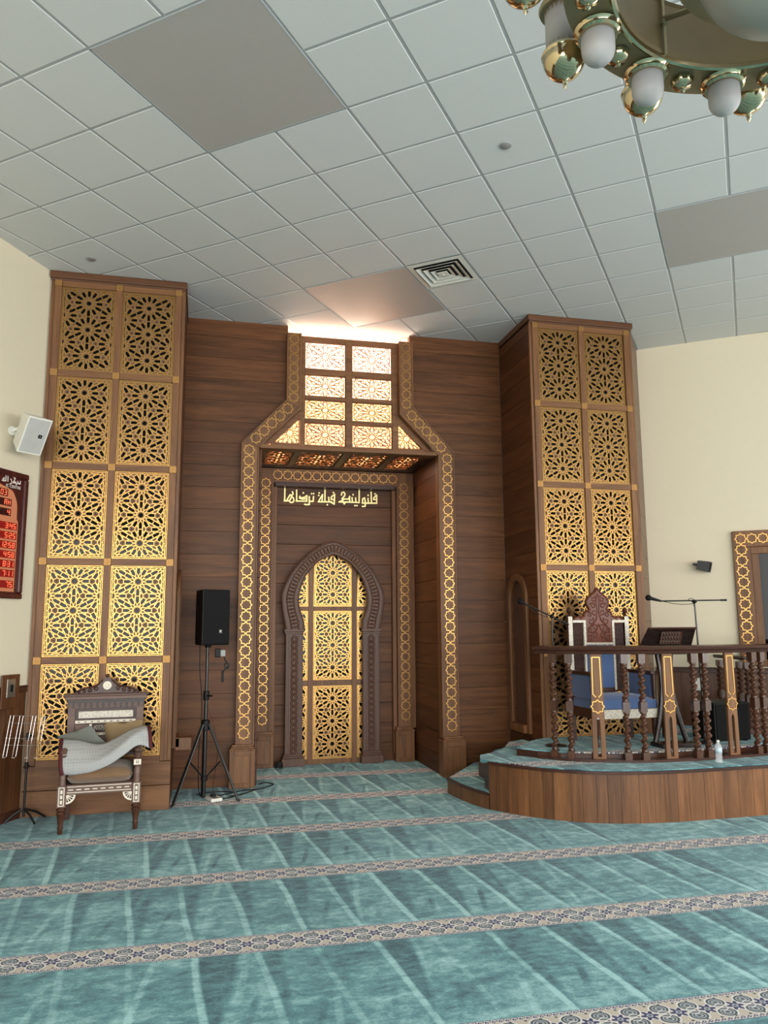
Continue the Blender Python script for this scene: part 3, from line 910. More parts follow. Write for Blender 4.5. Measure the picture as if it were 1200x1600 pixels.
for fr_ in (.26, .74):
    m_ = [(a[0]*fr_+b[0]*(1-fr_), a[1]*fr_+b[1]*(1-fr_)) for a, b in zip(outr, innr)]
    mb.tube(side_path(m_, 1, ya+.002)[::-1]+side_path(m_, -1, ya+.002)[1:], .005, 6)
loop = side_path(mid, 1, ya)[::-1]+side_path(mid, -1, ya)[1:]
acc = 0
for a, b in zip(loop, loop[1:]):
    L = (b-a).length; n_ = 0
    while acc < L:
        c = a+(b-a)*(acc/L); tg = (b-a).normalized(); nr = Vector((tg.z, 0, -tg.x))
        mb.tube([c+tg*.031*cos(2*pi*k/14)+nr*.047*sin(2*pi*k/14) for k in range(14)], .0085, 6, True)
        acc += .047
    acc -= L
mb.build('arch_carving', W_carv, ar, smooth=True)
for sg in (1, -1):
    x0, x1 = sorted((DC+sg*.395, DC+sg*.622))
    mb = MB(); mb.box(x0, x1, ya+.02, yb, .11, 1.66); c_ = mb.build('column', W_carv, dr, bevel=.004)
    mb = MB()
    for xx in (x0+.012, x0+.05, x1-.05, x1-.012): mb.box(xx-.005, xx+.005, ya+.012, ya+.022, .13, 1.64)
    z = .19
    while z < 1.62:
        cx = (x0+x1)/2
        mb.tube([(cx+.040*cos(2*pi*k/16), ya+.02, z+.047*sin(2*pi*k/16)) for k in range(16)], .009, 6, True)
        mb.tube([(cx+.020*cos(2*pi*k/10), ya+.02, z+.024*sin(2*pi*k/10)) for k in range(10)], .007, 6, True)
        z += .0735
    mb.build('column_carving', W_carv, c_, smooth=True)
    mb = MB(); x0, x1 = sorted((DC+sg*.385, DC+sg*.645))
    mb.box(x0, x1, ya-.012, yb, 1.685, 1.72); mb.box(x0+.01, x1-.01, ya, yb, 1.655, 1.685); mb.build('capital', W_carv, dr, bevel=.004)
    mb = MB(); mb.box(x0-.015, x1+.015, ya-.03, yb, 0, .10); mb.box(x0, x1, ya-.016, yb, .10, .125); mb.box(x0+.008, x1-.008, ya-.004, yb, .125, .15); mb.build('column_base', W_carv, dr, bevel=.005)
# panels
arch_cut = [(DC+x*1.05, z+.02) for x, z in outr[:34]]; arch_cut = [(2*DC-x, z) for x, z in arch_cut[::-1]][:-1]+arch_cut
arch_cut = [p for p in arch_cut]
def convex_hull(P):
    P = sorted(set(P)); lo = []; up = []
    cr = lambda o, a, b: (a[0]-o[0])*(b[1]-o[1])-(a[1]-o[1])*(b[0]-o[0])
    for p in P:
        while len(lo) > 1 and cr(lo[-2], lo[-1], p) <= 0: lo.pop()
        lo.append(p)
    for p in P[::-1]:
        while len(up) > 1 and cr(up[-2], up[-1], p) <= 0: up.pop()
        up.append(p)
    return lo[:-1]+up[:-1]
hull = convex_hull([(x, z) for x, z in arch_cut]+[(DC-.6, 0), (DC+.6, 0)])
cols = [(1.10, 1.396, 1.396), (1.467, 1.981, 1.724), (2.051, 2.345, 2.051)]
rows_ = [(2.014, 2.86, 2.461), (1.058, 1.956, 1.507), (.062, .984, .533)]
yp = 10.300
for c0, c1, ox in cols:
    for a, b, oz in rows_:
        reg = [(c0, a), (c1, a), (c1, b), (c0, b)]
        if a > 2: 
            reg = clip_poly(reg, inset(hull, .06))
            rr = []
            for p in reg:
                if not rr or hypot(p[0]-rr[-1][0], p[1]-rr[-1][1]) > .075: rr.append(p)
            if hypot(rr[0][0]-rr[-1][0], rr[0][1]-rr[-1][1]) < .075: rr.pop()
            reg = rr
        hl, ln = tracery(reg, (ox, oz), .289)
        mb = MB(); plate(mb, ccw(reg), hl, XZ, yp, yp+.010); p_ = mb.build('lattice_panel', M_plate, dr)
        mb = MB(); strips(mb, ln, .0078, XZ, yp, yp-.004); mb.build('brass_tracery', M_gold, p_)
mb = MB()
for a, b in ((1.396, 1.467), (1.981, 2.051)): mb.box(a, b, yp-.018, yp+.012, .0, 2.62)
for a, b in ((1.956, 2.014), (.984, 1.058), (.0, .062)):
    for c0, c1, _ in cols: mb.box(c0, c1, yp-.016, yp+.011, a, b)
mb.build('mullions', W_vert, dr, bevel=.003)
mb = MB(); mb.box(1.11, 2.33, yp+.013, yp+.018, .02, 2.2); mb.prism(ccw(inset(hull, .12)), XZ, yp+.0135, yp+.0175); mb.build('glass_backing', M_glassblk, dr)

# ------------------------------------------------------------------ brass inscription
def ipt(px, py): return (1.054+(px-443)*.00881-(py-770)*.0003, 3.532-(py-770)*.00878+(px-443)*.000275)
I1 = [[(138,120),(146,390)],[(132,388),(245,388)],[(185,385),(258,252),(330,330),(348,385),(322,418),(292,426),(260,412),(250,385),(290,300)],[(300,185),(320,225),(312,255),(285,262)],
 [(392,148),(404,392)],[(392,392),(632,395)],[(622,395),(622,272),(565,312),(455,325)],[(460,325),(525,350),(600,342)],[(468,285),(472,325)],
 [(674,292),(680,470),(630,474),(575,464)],[(674,398),(762,400),(766,288)],[(868,410),(1172,412)],[(878,408),(962,248),(955,405)],[(1012,148),(1020,405)],[(1098,308),(1110,405)]]
D1 = [(540,213),(722,230),(766,228),(886,214),(880,268),(1075,475),(1158,208)]
I2 = [[(0,408),(60,438),(96,464),(100,240),(30,300),(24,352),(88,362)],[(248,262),(258,206),(298,192),(330,232),(318,280),(262,345),(408,352),(438,286)],[(198,414),(442,416)],[(200,414),(296,372)],[(296,418),(318,458),(346,420)],
 [(432,290),(440,415)],[(488,312),(500,415)],[(566,318),(580,422)],[(644,160),(650,425)],[(440,418),(656,426)],
 [(788,440),(724,438),(728,342),(768,322),(792,420),(788,512),(722,514)],[(720,440),(1048,442)],[(846,328),(860,436)],[(914,186),(926,436)],[(1046,442),(1042,256),(978,322),(972,356),(1036,362)]]
D2 = [(30,208),(72,206),(510,252),(560,495),(602,495),(848,265),(1003,232)]
mb = MB(); yl = YB-.001; segs = []
for I, ox in ((I1, 435), (I2, 515)):
    for s_ in I:
        q = [ipt(ox+a/14.118, 755+b/14.118) for a, b in s_]
        segs += list(zip(q, q[1:]))
strips(mb, segs, .0185, XZ, yl, yl-.010)
for D, ox in ((D1, 435), (D2, 515)):
    for a, b in D:
        c = ipt(ox+a/14.118, 755+b/14.118); r = .0145
        mb.prism([(c[0]+r, c[1]), (c[0], c[1]+r), (c[0]-r, c[1]), (c[0], c[1]-r)], XZ, yl, yl-.010)
tag(mb.build('inscription', metal('pale brass letters', srgb(206, 190, 136), .4), None), 'pale brass Arabic lettering on the planks above the arched door', 'inscription')
# ------------------------------------------------------------------ speaking platform
M_carpet2 = M_carpet
front_c = crom([(2.761, 7.354), (2.946, 7.092), (3.125, 6.881), (3.427, 6.650), (3.76, 6.533), (4.151, 6.480), (4.568, 6.480), (5.15, 6.495), (5.8, 6.56), (6.4, 6.72), (6.95, 7.02), (7.25, 7.45)], 5)
def offset_path(P, d):
    out = []
    for i, p in enumerate(P):
        a = P[max(i-1, 0)]; b = P[min(i+1, len(P)-1)]
        l = hypot(b[0]-a[0], b[1]-a[1]); out.append((p[0]-(b[1]-a[1])/l*d, p[1]+(b[0]-a[0])/l*d))
    return out
ZP = .45; ZD = .53
pl = thing('speaking_platform', 'curved walnut speaking platform with teal carpet top and side steps', 'platform', (4.6, 7.4, 0))
back = [(7.22, 7.70), (5.70, 8.84), (5.635, 8.93), (5.10, 8.22), (5.06, 8.145), (3.70, 8.145), (3.66, 8.20), (3.66, 8.60), (3.42, 8.45), (3.231, 8.10), (3.093, 7.939), (2.948, 7.784), (2.80, 7.69), (2.722, 7.48)]
main = front_c+back
inn = offset_path(front_c, .03)
mb = MB(); mb.prism([(x, y) for x, y in inn]+[(7.1, 7.6)]+back[1:12]+[(2.93, 7.76), (2.80, 7.58)], XY, 0, ZP-.025); mb.build('platform_core', W_dark, pl)
# upright front boards
mb = MB(); acc = 0; i = 0; P = front_c
tot = [0]
for a, b in zip(P, P[1:]): tot.append(tot[-1]+hypot(b[0]-a[0], b[1]-a[1]))
def at_len(P, tot, s):
    s = min(max(s, 0), tot[-1]-1e-6)
    for k in range(len(P)-1):
        if tot[k+1] > s:
            t = (s-tot[k])/(tot[k+1]-tot[k]); a, b = P[k], P[k+1]
            d = (b[0]-a[0], b[1]-a[1]); l = hypot(*d)
            return (a[0]+d[0]*t, a[1]+d[1]*t), (d[0]/l, d[1]/l)
s = 0; rr = random.Random(3)
while s < tot[-1]-.01:
    w = rr.choice((.12, .12, .14, .16, .10)); w = min(w, tot[-1]-s); g = .0012
    n_ = 4; f = [at_len(P, tot, s+g+(w-2*g)*k/n_) for k in range(n_+1)]
    o_ = [p for p, d in f]; i_ = [(p[0]-d[1]*.03, p[1]+d[0]*.03) for p, d in f]
    mb.prism(o_+i_[::-1], XY, .0, ZP-.028); s += w
mb.build('front_boards', W_front, pl, bevel=.002)
mb = MB(); ed = offset_path(front_c, -.022)
mb.prism(ed+back[:1]+[(7.19, 7.44)]+offset_path(front_c, .06)[::-1], XY, ZP-.030, ZP-.002); mb.build('nosing', W_dark, pl, bevel=.006)
mb = MB(); mb.prism(offset_path(front_c, .004)[:-1]+back[:], XY, ZP-.024, ZP+.004)
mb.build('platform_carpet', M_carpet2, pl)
# steps at the left side
low = crom([(2.606, 8.178), (2.625, 7.93), (2.675, 7.63), (2.757, 7.358)], 5)
mb = MB(); q = low+[(2.94, 7.75), (3.66, 8.3), (3.66, 9.0), (3.20, 8.98)]
mb.prism(q, XY, 0, .13); mb.build('low_step', W_front, pl)
mb = MB(); mb.prism(offset_path(low, -.014)+q[len(low):-1]+[(3.19, 8.99)], XY, .13, .152); mb.build('low_step_nosing', W_dark, pl, bevel=.004)
mb = MB(); mb.prism(offset_path(low, .02)+q[len(low):], XY, .14, .158); mb.build('low_step_carpet', M_carpet2, pl)
mid_ = [(2.965, 8.20), (2.955, 8.00), (2.93, 7.82), (2.99, 7.80), (3.66, 8.3), (3.66, 9.0), (3.45, 8.95)]
mb = MB(); mb.prism(mid_, XY, .158, .298); mb.build('middle_step', W_dark, pl, bevel=.004)
mb = MB(); mb.prism(inset(convex_hull(mid_), .015), XY, .29, .303); mb.build('middle_step_carpet', M_carpet2, pl)
# raised dais behind the rail
dais = [(3.145, 7.569), (3.28, 7.37), (3.46, 7.22), (3.72, 7.09), (4.0, 7.0), (4.4, 6.96), (4.9, 6.97), (5.5, 7.04), (5.9, 7.3), (6.1, 7.7), (5.85, 8.62), (5.66, 8.82), (5.10, 8.20), (5.06, 8.135), (3.72, 8.135), (3.50, 7.99)]
mb = MB(); mb.prism(dais, XY, ZP+.004, ZD-.01); mb.build('dais_riser', W_dark, pl)
mb = MB(); mb.prism(dais, XY, ZD-.01, ZD); mb.build('dais_carpet', M_carpet2, pl)

# ------------------------------------------------------------------ balustrade
RC = crom([(3.30, 7.37), (3.418, 7.25), (3.537, 7.142), (3.761, 7.010), (4.008, 6.915), (4.17, 6.875), (4.435, 6.855), (4.715, 6.852), (4.843, 6.857), (5.145, 6.886), (5.455, 6.926), (5.75, 6.99), (6.02, 7.10), (6.24, 7.30), (6.34, 7.52)], 6)
rt_ = [0]
for a, b in zip(RC, RC[1:]): rt_.append(rt_[-1]+hypot(b[0]-a[0], b[1]-a[1]))
bl = thing('balustrade', 'curved dark wood balustrade with twisted spindles along the platform front', 'balustrade', (4.4, 6.9, ZP))
def sweep(mb, P, prof):
    """prof: (offset outward, z) closed outline swept along a plan path"""
    rows = []
    for i, p in enumerate(P):
        a = P[max(i-1, 0)]; b = P[min(i+1, len(P)-1)]; l = hypot(b[0]-a[0], b[1]-a[1]); n = ((b[1]-a[1])/l, -(b[0]-a[0])/l)
        rows.append([mb.bm.verts.new((p[0]+n[0]*o, p[1]+n[1]*o, z)) for o, z in prof])
    m = len(prof)
    for r0, r1 in zip(rows, rows[1:]):
        for k in range(m): mb.bm.faces.new((r0[k], r0[(k+1) % m], r1[(k+1) % m], r1[k]))
    mb.bm.faces.new(rows[0][::-1]); mb.bm.faces.new(rows[-1])
mb = MB(); sweep(mb, RC[:], [(.075, 1.535), (.083, 1.522), (.078, 1.505), (.055, 1.495), (.045, 1.465), (-.045, 1.465), (-.055, 1.495), (-.078, 1.505), (-.083, 1.522), (-.075, 1.535), (-.03, 1.545), (.03, 1.545)])
mb.build('handrail', W_dark, bl, smooth=30)
mb = MB(); sweep(mb, RC[:], [(.05, ZP+.006), (.05, ZP+.028), (-.05, ZP+.028), (-.05, ZP+.006)]); mb.build('bottom_rail', W_dark, bl)
def twist_mesh():
    mb = MB()
    for z0, z1 in ((ZP+.028, .545), (.917, 1.012), (1.378, 1.466)): mb.box(-.0325, .0325, -.0325, .0325, z0, z1)
    for z0, z1, sgn in ((.545, .917, 1), (1.012, 1.378, 1)):
        n, st = 14, 44; rings = []
        for i in range(st+1):
            t = i/st; z = z0+(z1-z0)*t
            env = min(1, min(t, 1-t)*9)
            ring = []
            for k in range(n):
                a = 2*pi*k/n
                r = .0265+.0110*env*cos(a-sgn*2*pi*(z-z0)/.071)
                ring.append(mb.bm.verts.new((r*cos(a), r*sin(a), z)))
            rings.append(ring)
        for a, b in zip(rings, rings[1:]):
            for k in range(n): mb.bm.faces.new((a[k], a[(k+1) % n], b[(k+1) % n], b[k]))
        for z in (z0+.008, z1-.008):
            mb.lathe([(.02, z-.008), (.031, z-.008), (.033, z), (.031, z+.008), (.02, z+.008)], (0, 0, 0), 14)
    return mb
def slat_build(parent):
    mb = MB(); w0, w1 = .062, .054
    outl = [(-w0, ZP+.028), (w0, ZP+.028), (w1, 1.466), (-w1, 1.466)]
    hole = [(-.016, .50), (.016, .50), (.016, .845), (0, .872), (-.016, .845)]
    plate(mb, outl, [hole], XZ, -.014, .014)
    s_ = mb.build('slat', W_vert, parent, local=True, bevel=.003)
    mb = MB()
    pts = [(-.036, 1.435), (.036, 1.435), (.040, 1.085), (.014, 1.058), (0, 1.046), (-.014, 1.058), (-.040, 1.085)]
    segs = [(pts[i], pts[(i+1) % len(pts)]) for i in range(len(pts)) if i not in (3, 4)]
    segs += star8(0, .968, .064)
    strips(mb, segs, .0085, XZ, -.0135, -.0175); mb.build('brass_inlay', M_gold, s_, local=True)
    return s_
def near_s(x, y):
    best = min(range(len(RC)), key=lambda i: hypot(RC[i][0]-x, RC[i][1]-y)); return rt_[best]
tw_xy = [(3.418, 7.25), (3.537, 7.142), (4.008, 6.915), (4.165, 6.875), (4.715, 6.852), (4.843, 6.857), (5.445, 6.924), (5.56, 6.945), (6.10, 7.16), (6.20, 7.26)]
sl_xy = [(3.761, 7.010), (4.435, 6.855), (5.145, 6.886), (5.84, 7.02)]
proto = None
def place(o, x, y, rot):
    o.matrix_parent_inverse = Matrix.Translation((-4.4, -6.9, -ZP)); o.location = (x, y, 0); o.rotation_euler = (0, 0, rot)
def rail_dir(x, y):
    _, d = at_len(RC, rt_, near_s(x, y)); return atan2(d[1], d[0])
for k, (x, y) in enumerate(tw_xy):
    if proto is None:
        proto = twist_mesh().build('spindle', W_turn, bl, local=True, smooth=35); o = proto
    else:
        o = proto.copy(); COL.objects.link(o)
    place(o, x, y, rail_dir(x, y))
sp = None
for x, y in sl_xy:
    if sp is None: sp = slat_build(bl); o = sp
    else: o = copy_tree(sp, bl)
    place(o, x, y, rail_dir(x, y))
# rear return of the railing, glimpsed through the front one
b2 = thing('balustrade', 'short rear railing with twisted spindles seen behind the front rail, near the black box', 'balustrade', (6.1, 7.85, ZD))
mb = MB()
R2P = [(6.02, 7.72), (6.10, 8.05), (6.16, 8.46)]
sweep(mb, R2P, [(.04, 1.385), (.045, 1.365), (.03, 1.345), (-.03, 1.345), (-.045, 1.365), (-.04, 1.385)]); mb.build('handrail', W_dark, b2)
for x, y in ((6.03, 7.76), (6.08, 7.95), (6.12, 8.2), (6.15, 8.4)):
    o = proto.copy(); COL.objects.link(o); o.parent = b2; o.matrix_parent_inverse = Matrix.Translation((-6.1, -7.85, -ZD)); o.scale = (1, 1, .80); o.location = (x, y, ZD-ZP*.80-.028*.8); o.rotation_euler = (0, 0, 1.3)

# ------------------------------------------------------------------ blue throne
M_inlay = NT('mother of pearl inlay'); _v = M_inlay.new('ShaderNodeTexVoronoi'); _v.inputs['Scale'].default_value = 55; M_inlay.link(M_inlay.obj(), _v.inputs['Vector'])
M_inlay = M_inlay.set(color=M_inlay.ramp(_v.outputs['Distance'], [(.0, srgb(120, 104, 88)), (.22, srgb(176, 166, 150)), (.6, srgb(206, 197, 182))]), rough=.3)
M_blue = NT('blue upholstery'); _n = M_blue.noise(M_blue.obj(), 220, 2)
M_blue.bump(_n, .15, .002)
M_blue = M_blue.set(color=M_blue.mix(_n, srgb(58, 82, 126), srgb(82, 108, 156)), rough=.75, sheen=.3)
th = thing('throne_chair', 'high-backed carved throne chair with blue cushions on the platform', 'chair', (4.262, 7.6, ZD))
TX = 4.262
yb_ = 7.86
def tmb(): return MB()
# posts
for sg in (1, -1):
    mb = MB(); mb.cbox((TX+sg*.338, yb_, 1.19), (.05, .05, 1.30)); p_ = mb.build('back_post', W_dark, th, bevel=.004)
    mb = MB(); mb.box(TX+sg*.338-.024, TX+sg*.338+.024, yb_-.030, yb_-.0255, 1.02, 1.84); mb.build('inlay', M_inlay, p_)
    mb = MB(); mb.lathe([(.012, 1.84), (.026, 1.85), (.012, 1.868), (.03, 1.895), (.022, 1.925), (.006, 1.94)], (TX+sg*.338, yb_, 0), 14); mb.build('finial', W_dark, th, smooth=True)
    # mashrabiya side lattice
    mb = MB(); x0, x1 = sorted((TX+sg*.168, TX+sg*.310))
    for k in range(7): x = x0+.012+(x1-x0-.024)*k/6; mb.tube([(x, yb_, 1.03), (x, yb_, 1.765)], .006, 6)
    for k in range(30): z = 1.04+.025*k; mb.tube([(x0, yb_, z), (x1, yb_, z)], .006, 6)
    for a in range(6):
        for k in range(0, 30, 2): mb.sphere((x0+.012+(x1-x0-.024)*(a+.5)/6, yb_-.002, 1.052+.025*k), .009, 6)
    mb.build('side_lattice', W_dark, th)
    mb = MB(); mb.box(x0, x1, yb_+.012, yb_+.02, 1.03, 1.765); mb.build('lattice_backing', W_espr, th)
    # inlaid inner border
    mb = MB(); xi = TX+sg*.172; a_, b_ = sorted((TX+sg*.158, TX+sg*.184))
    mb.box(a_, b_, yb_-.034, yb_-.005, 1.05, 1.80); a_, b_ = sorted((TX+sg*.1845, TX+sg*.312)); mb.box(a_, b_, yb_-.034, yb_-.005, 1.772, 1.80); mb.build('inlay_border', M_inlay, th, bevel=.002)
mb = MB(); mb.box(TX-.157, TX+.157, yb_-.034, yb_-.005, 1.535, 1.558); mb.build('inlay_border', M_inlay, th, bevel=.002)
# ogee crest
cr = [(0, 2.155), (.025, 2.115), (.075, 2.075), (.118, 2.035), (.128, 1.985), (.112, 1.94), (.10, 1.915), (.125, 1.905), (.155, 1.885), (.168, 1.85), (.185, 1.838), (.235, 1.842), (.275, 1.83), (.30, 1.803)]
cr = crom(cr, 4)
poly = [(TX-x, z) for x, z in cr[::-1]]+[(TX+x, z) for x, z in cr[1:]]+[(TX+.157, 1.803), (TX+.157, 1.558), (TX-.157, 1.558), (TX-.157, 1.803)]
mb = MB(); mb.prism(ccw(poly), XZ, yb_-.025, yb_+.03); cp_ = mb.build('carved_crest', W_red, th)
mb = MB(); rim = [(TX-x*.99, yb_-.026, z-.004) for x, z in cr[::-1]]+[(TX+x*.99, yb_-.026, z-.004) for x, z in cr[1:]]
mb.tube(rim, .009, 6)
rr = random.Random(5)
def curl(cx, cz, r, a0, sg, turns=1.15, n=14):
    return [(cx+sg*(r*(1-.75*k/n))*cos(a0+turns*2*pi*k/n), yb_-.027, cz+(r*(1-.75*k/n))*sin(a0+turns*2*pi*k/n)) for k in range(n+1)]
for sg in (1, -1):
    for cx, cz, r, a0 in ((.05, 2.03, .034, 2.), (.062, 1.955, .036, 0.4), (.045, 1.885, .036, 3.), (.11, 1.86, .03, 1.), (.09, 1.79, .04, 2.2), (.045, 1.72, .038, .3), (.105, 1.70, .034, 4.), (.05, 1.635, .035, 1.6), (.11, 1.61, .032, .6), (.21, 1.822, .014, 0)):
        mb.tube(curl(TX+sg*cx, cz, r, a0, sg), [.0075*(1-.04*k) for k in range(15)], 6)
    mb.tube(crom([(TX+sg*.004, yb_-.027, 2.09), (TX+sg*.02, yb_-.027, 2.0), (TX+sg*.012, yb_-.027, 1.9), (TX+sg*.03, yb_-.027, 1.8), (TX+sg*.09, yb_-.027, 1.745), (TX+sg*.13, yb_-.027, 1.66)], 5), .007, 6)
    mb.tube(crom([(TX, yb_-.027, 1.76), (TX+sg*.03, yb_-.027, 1.69), (TX+sg*.075, yb_-.027, 1.66), (TX+sg*.09, yb_-.027, 1.585), (TX+sg*.14, yb_-.027, 1.575)], 5), .0065, 6)
mb.build('carving', W_red, cp_, smooth=True)
# upholstered back, seat, arms
mb = MB(); mb.box(TX-.155, TX+.155, yb_-.05, yb_+.01, 1.07, 1.53); mb.build('back_cushion', M_blue, th, bevel=.02)
mb = MB(); mb.box(TX-.165, TX+.165, yb_-.03, yb_+.03, .98, 1.07); mb.build('back_rail', W_dark, th, bevel=.004)
mb = MB()
P_ = []
nx, ny = 14, 10
for i in range(ny+1):
    row = []
    for j in range(nx+1):
        u, v = j/nx*2-1, i/ny*2-1
        row.append(Vector((TX+.345*u, 7.58+.235*v, .985+.055*(1-abs(u)**4)*(1-abs(v)**4))))
    P_.append(row)
mb.grid(P_); 
low_ = [[p-Vector((0, 0, p.z-.90)) for p in r] for r in (P_[0], P_[-1])]
mb.grid([P_[0], low_[0]]); mb.grid([P_[-1], low_[1]])
mb.grid([[r[0] for r in P_], [Vector((r[0].x, r[0].y, .90)) for r in P_]]); mb.grid([[r[-1] for r in P_], [Vector((r[-1].x, r[-1].y, .90)) for r in P_]])
bmesh.ops.remove_doubles(mb.bm, verts=mb.bm.verts[:], dist=1e-4)
mb.build('seat_cushion', M_blue, th, smooth=50)
mb = MB(); mb.box(TX-.352, TX+.352, 7.34, 7.83, .80, .90); ap = mb.build('seat_frame', W_dark, th, bevel=.004)
mb = MB(); mb.box(TX-.345, TX+.345, 7.332, 7.3395, .805, .895); mb.build('inlay', M_inlay, ap)
for sg in (1, -1):
    x = TX+sg*.338
    mb = MB(); mb.lathe([(.03, ZD), (.034, ZD+.02), (.022, ZD+.05), (.032, ZD+.12), (.036, ZD+.2), (.036, .80)], (x, 7.375, 0), 12); mb.build('leg', W_dark, th, smooth=True)
    mb = MB(); mb.cbox((x, yb_-.0, ZD+.005), (.05, .05, .005)); mb.bm.free()
    a_, b_ = sorted((x-sg*.03, x+sg*.045))
    mb = MB(); mb.box(a_, b_, 7.36, 7.85, 1.235, 1.27); mb.tube([((a_+b_)/2, 7.372, .90), ((a_+b_)/2, 7.372, .98), ((a_+b_)/2, 7.372, 1.24)], [.026, .02, .028], 10); mb.build('armrest', W_dark, th, bevel=.006)
    mb = MB(); mb.box(a_+.012, b_-.012, 7.41, 7.82, 1.0, 1.232); mb.build('arm_pad', M_blue, th, bevel=.012)

# ------------------------------------------------------------------ lectern
lc = thing('lectern', 'dark wooden lectern with a slanted carved top on the platform', 'lectern', (4.72, 7.22, ZD))
MT = Matrix.Translation((4.70, 7.20, 1.60)) @ Matrix.Rotation(radians(-8), 4, 'Z')
tilt = MT @ Matrix.Rotation(radians(-38), 4, 'X')
mb = MB()
P = [(-.30, .02, 1.545-1.60), (.30, .02, 1.545-1.60), (.26, -.14, 1.70-1.60), (-.26, -.14, 1.70-1.60)]
def hexa(mb, q, d):
    A_ = [MT @ Vector(p) for p in q]; B_ = [MT @ (Vector(p)+Vector(d)) for p in q]
    mb.face(A_); mb.face(B_[::-1])
    for i in range(4): mb.face([A_[i], B_[i], B_[(i+1) % 4], A_[(i+1) % 4]])
P = [(-.285, .03, -.075), (.250, .03, -.075), (.265, -.06, .105), (-.225, -.06, .105)]
hexa(mb, P, (0, .035, .012)); mb.build('desk', W_espr, lc, bevel=.004)
mb = MB(); mb.tube([MT @ Vector(p) for p in ((-.232, -.062, .108), (.272, -.062, .108))], .011, 8); mb.build('desk_lip', W_dark, lc, smooth=True)
mb = MB(); q = [(-.11, .006, -.055), (.12, .006, -.055), (.128, -.042, .075), (-.098, -.042, .075)]; hexa(mb, [(x, y-.012, z) for x, y, z in q], (0, .012, 0)); cpn = mb.build('carved_panel', W_dark, lc, bevel=.003)
mb = MB()
for k in range(7):
    for j in range(3):
        t = (j+.5)/3; cx = -.10+.03*k+.008*t; c = Vector((cx+.008, .006-.048*t-.016, -.055+.13*t))
        mb.tube([MT @ (c+Vector((.012*cos(a), -.002, .016*sin(a)))) for a in [2*pi*m/8 for m in range(7)]], .003, 5)
mb.build('carving', W_dark, cpn, smooth=True)
mb = MB(); hexa(mb, [(-.20, .05, -.16), (.20, .05, -.16), (.22, .04, -.07), (-.22, .04, -.07)], (0, .09, .0)); mb.build('book_tray', W_espr, lc, bevel=.004)
mb = MB()
for sx in (-1, 1):
    mb.tube([MT @ Vector(p) for p in crom([(sx*.07, .14, -.16), (sx*.05, .12, -.45), (sx*.09, .1, -.75), (sx*.17, .08, -1.05)], 6)], .028, 8)
mb.cbox((4.72, 7.33, 1.05), (.10, .08, .90))
mb.build('stem', W_espr, lc, smooth=True)
mb = MB(); mb.box(4.50, 4.93, 7.10, 7.325, ZD, ZD+.04); mb.build('foot_board', W_espr, lc, bevel=.006)

# ------------------------------------------------------------------ microphones on stands
def mic_stand(name, label, base, top, boom0, boom1, head, zb):
    t = thing(name, label, 'microphone stand', (base[0], base[1], zb), 0, 'microphone stands on the platform')
    mb = MB(); mb.lathe([(.11, zb), (.11, zb+.012), (.03, zb+.022), (.014, zb+.03)], (base[0], base[1], 0), 24); mb.build('base', M_blackm, t, smooth=True)
    mb = MB(); mb.tube([(base[0], base[1], zb+.02), (base[0], base[1], zb+.55), top], [.012, .011, .008], 10); mb.build('pole', M_blackm, t, smooth=True)
    mb = MB(); mb.tube([boom0, boom1], .0075, 8)
    a, b = Vector(boom0), Vector(boom1)
    d = (a-b).normalized(); mb.tube([a, a-d*.07], .011, 8)
    mb.build('boom_arm', M_blackm, t, smooth=True)
    mb = MB(); mb.sphere(top, .022, 10); mb.tube([Vector(top)-Vector((0, .03, 0)), Vector(top)+Vector((0, .03, 0))], .012, 8); mb.build('joint', M_black, t, smooth=True)
    mb = MB(); h0 = b; h1 = Vector(head); dd = (h1-h0).normalized()
    mb.tube([h0, h0+dd*.03, h0+(h1-h0)*.55, h1-dd*.02], [.010, .013, .017, .021], 10); body = mb.build('microphone', M_black, t, smooth=True)
    mb = MB(); mb.sphere(h1, .031, 12); mb.build('windscreen', M_grille, body, smooth=True)
    mb = MB(); m = (a+b)/2
    mb.tube(crom([h0+dd*.02, b*.75+a*.25-Vector((0, 0, .035)), m-Vector((0, 0, .03)), Vector(top)+Vector((-.07, 0, .02)), Vector(top)+Vector((-.01, .01, .03)), Vector(top)+Vector((.0, .012, -.05))], 5), .0035, 6); mb.build('cable', M_rubber, t, smooth=True)
    return t
mic_stand('microphone_stand', 'black microphone boom stand to the right of the dark lectern', (5.13, 7.32), (5.095, 7.30, 1.985), (5.485, 7.3, 2.002), (4.70, 7.30, 1.99), (4.555, 7.30, 2.024), ZD)
mic_stand('microphone_stand', 'black microphone boom stand to the left of the blue throne', (3.57, 7.55), (3.552, 7.5, 1.838), (3.735, 7.5, 1.751), (3.26, 7.50, 1.966), (3.207, 7.50, 1.992), ZD)

# ------------------------------------------------------------------ small things on the platform
t = thing('subwoofer', 'black loudspeaker box on the platform behind the balustrade', 'loudspeaker', (5.42, 7.55, ZD))
mb = MB(); mb.box(5.27, 5.70, 7.34, 7.74, ZD+.012, .93); mb.build('cabinet', M_black, t, bevel=.012)
mb = MB(); mb.box(5.29, 5.68, 7.332, 7.339, ZD+.03, .91); mb.build('grille', M_grille, t)
for x in (5.31, 5.66):
    for y in (7.38, 7.70):
        mb = MB(); mb.lathe([(.02, ZD), (.022, ZD+.012)], (x, y, 0), 10); mb.build('foot', M_rubber, t)
M_pet = NT('clear bottle plastic').set(color=(.9, .93, .95, 1), rough=.08, spec=.6, alpha=.28)
M_water = NT('bottle water').set(color=(.94, .97, .98, 1), rough=.02, trans=1., ior=1.33)
M_label = plain('pale blue bottle label', srgb(196, 214, 226), .4)
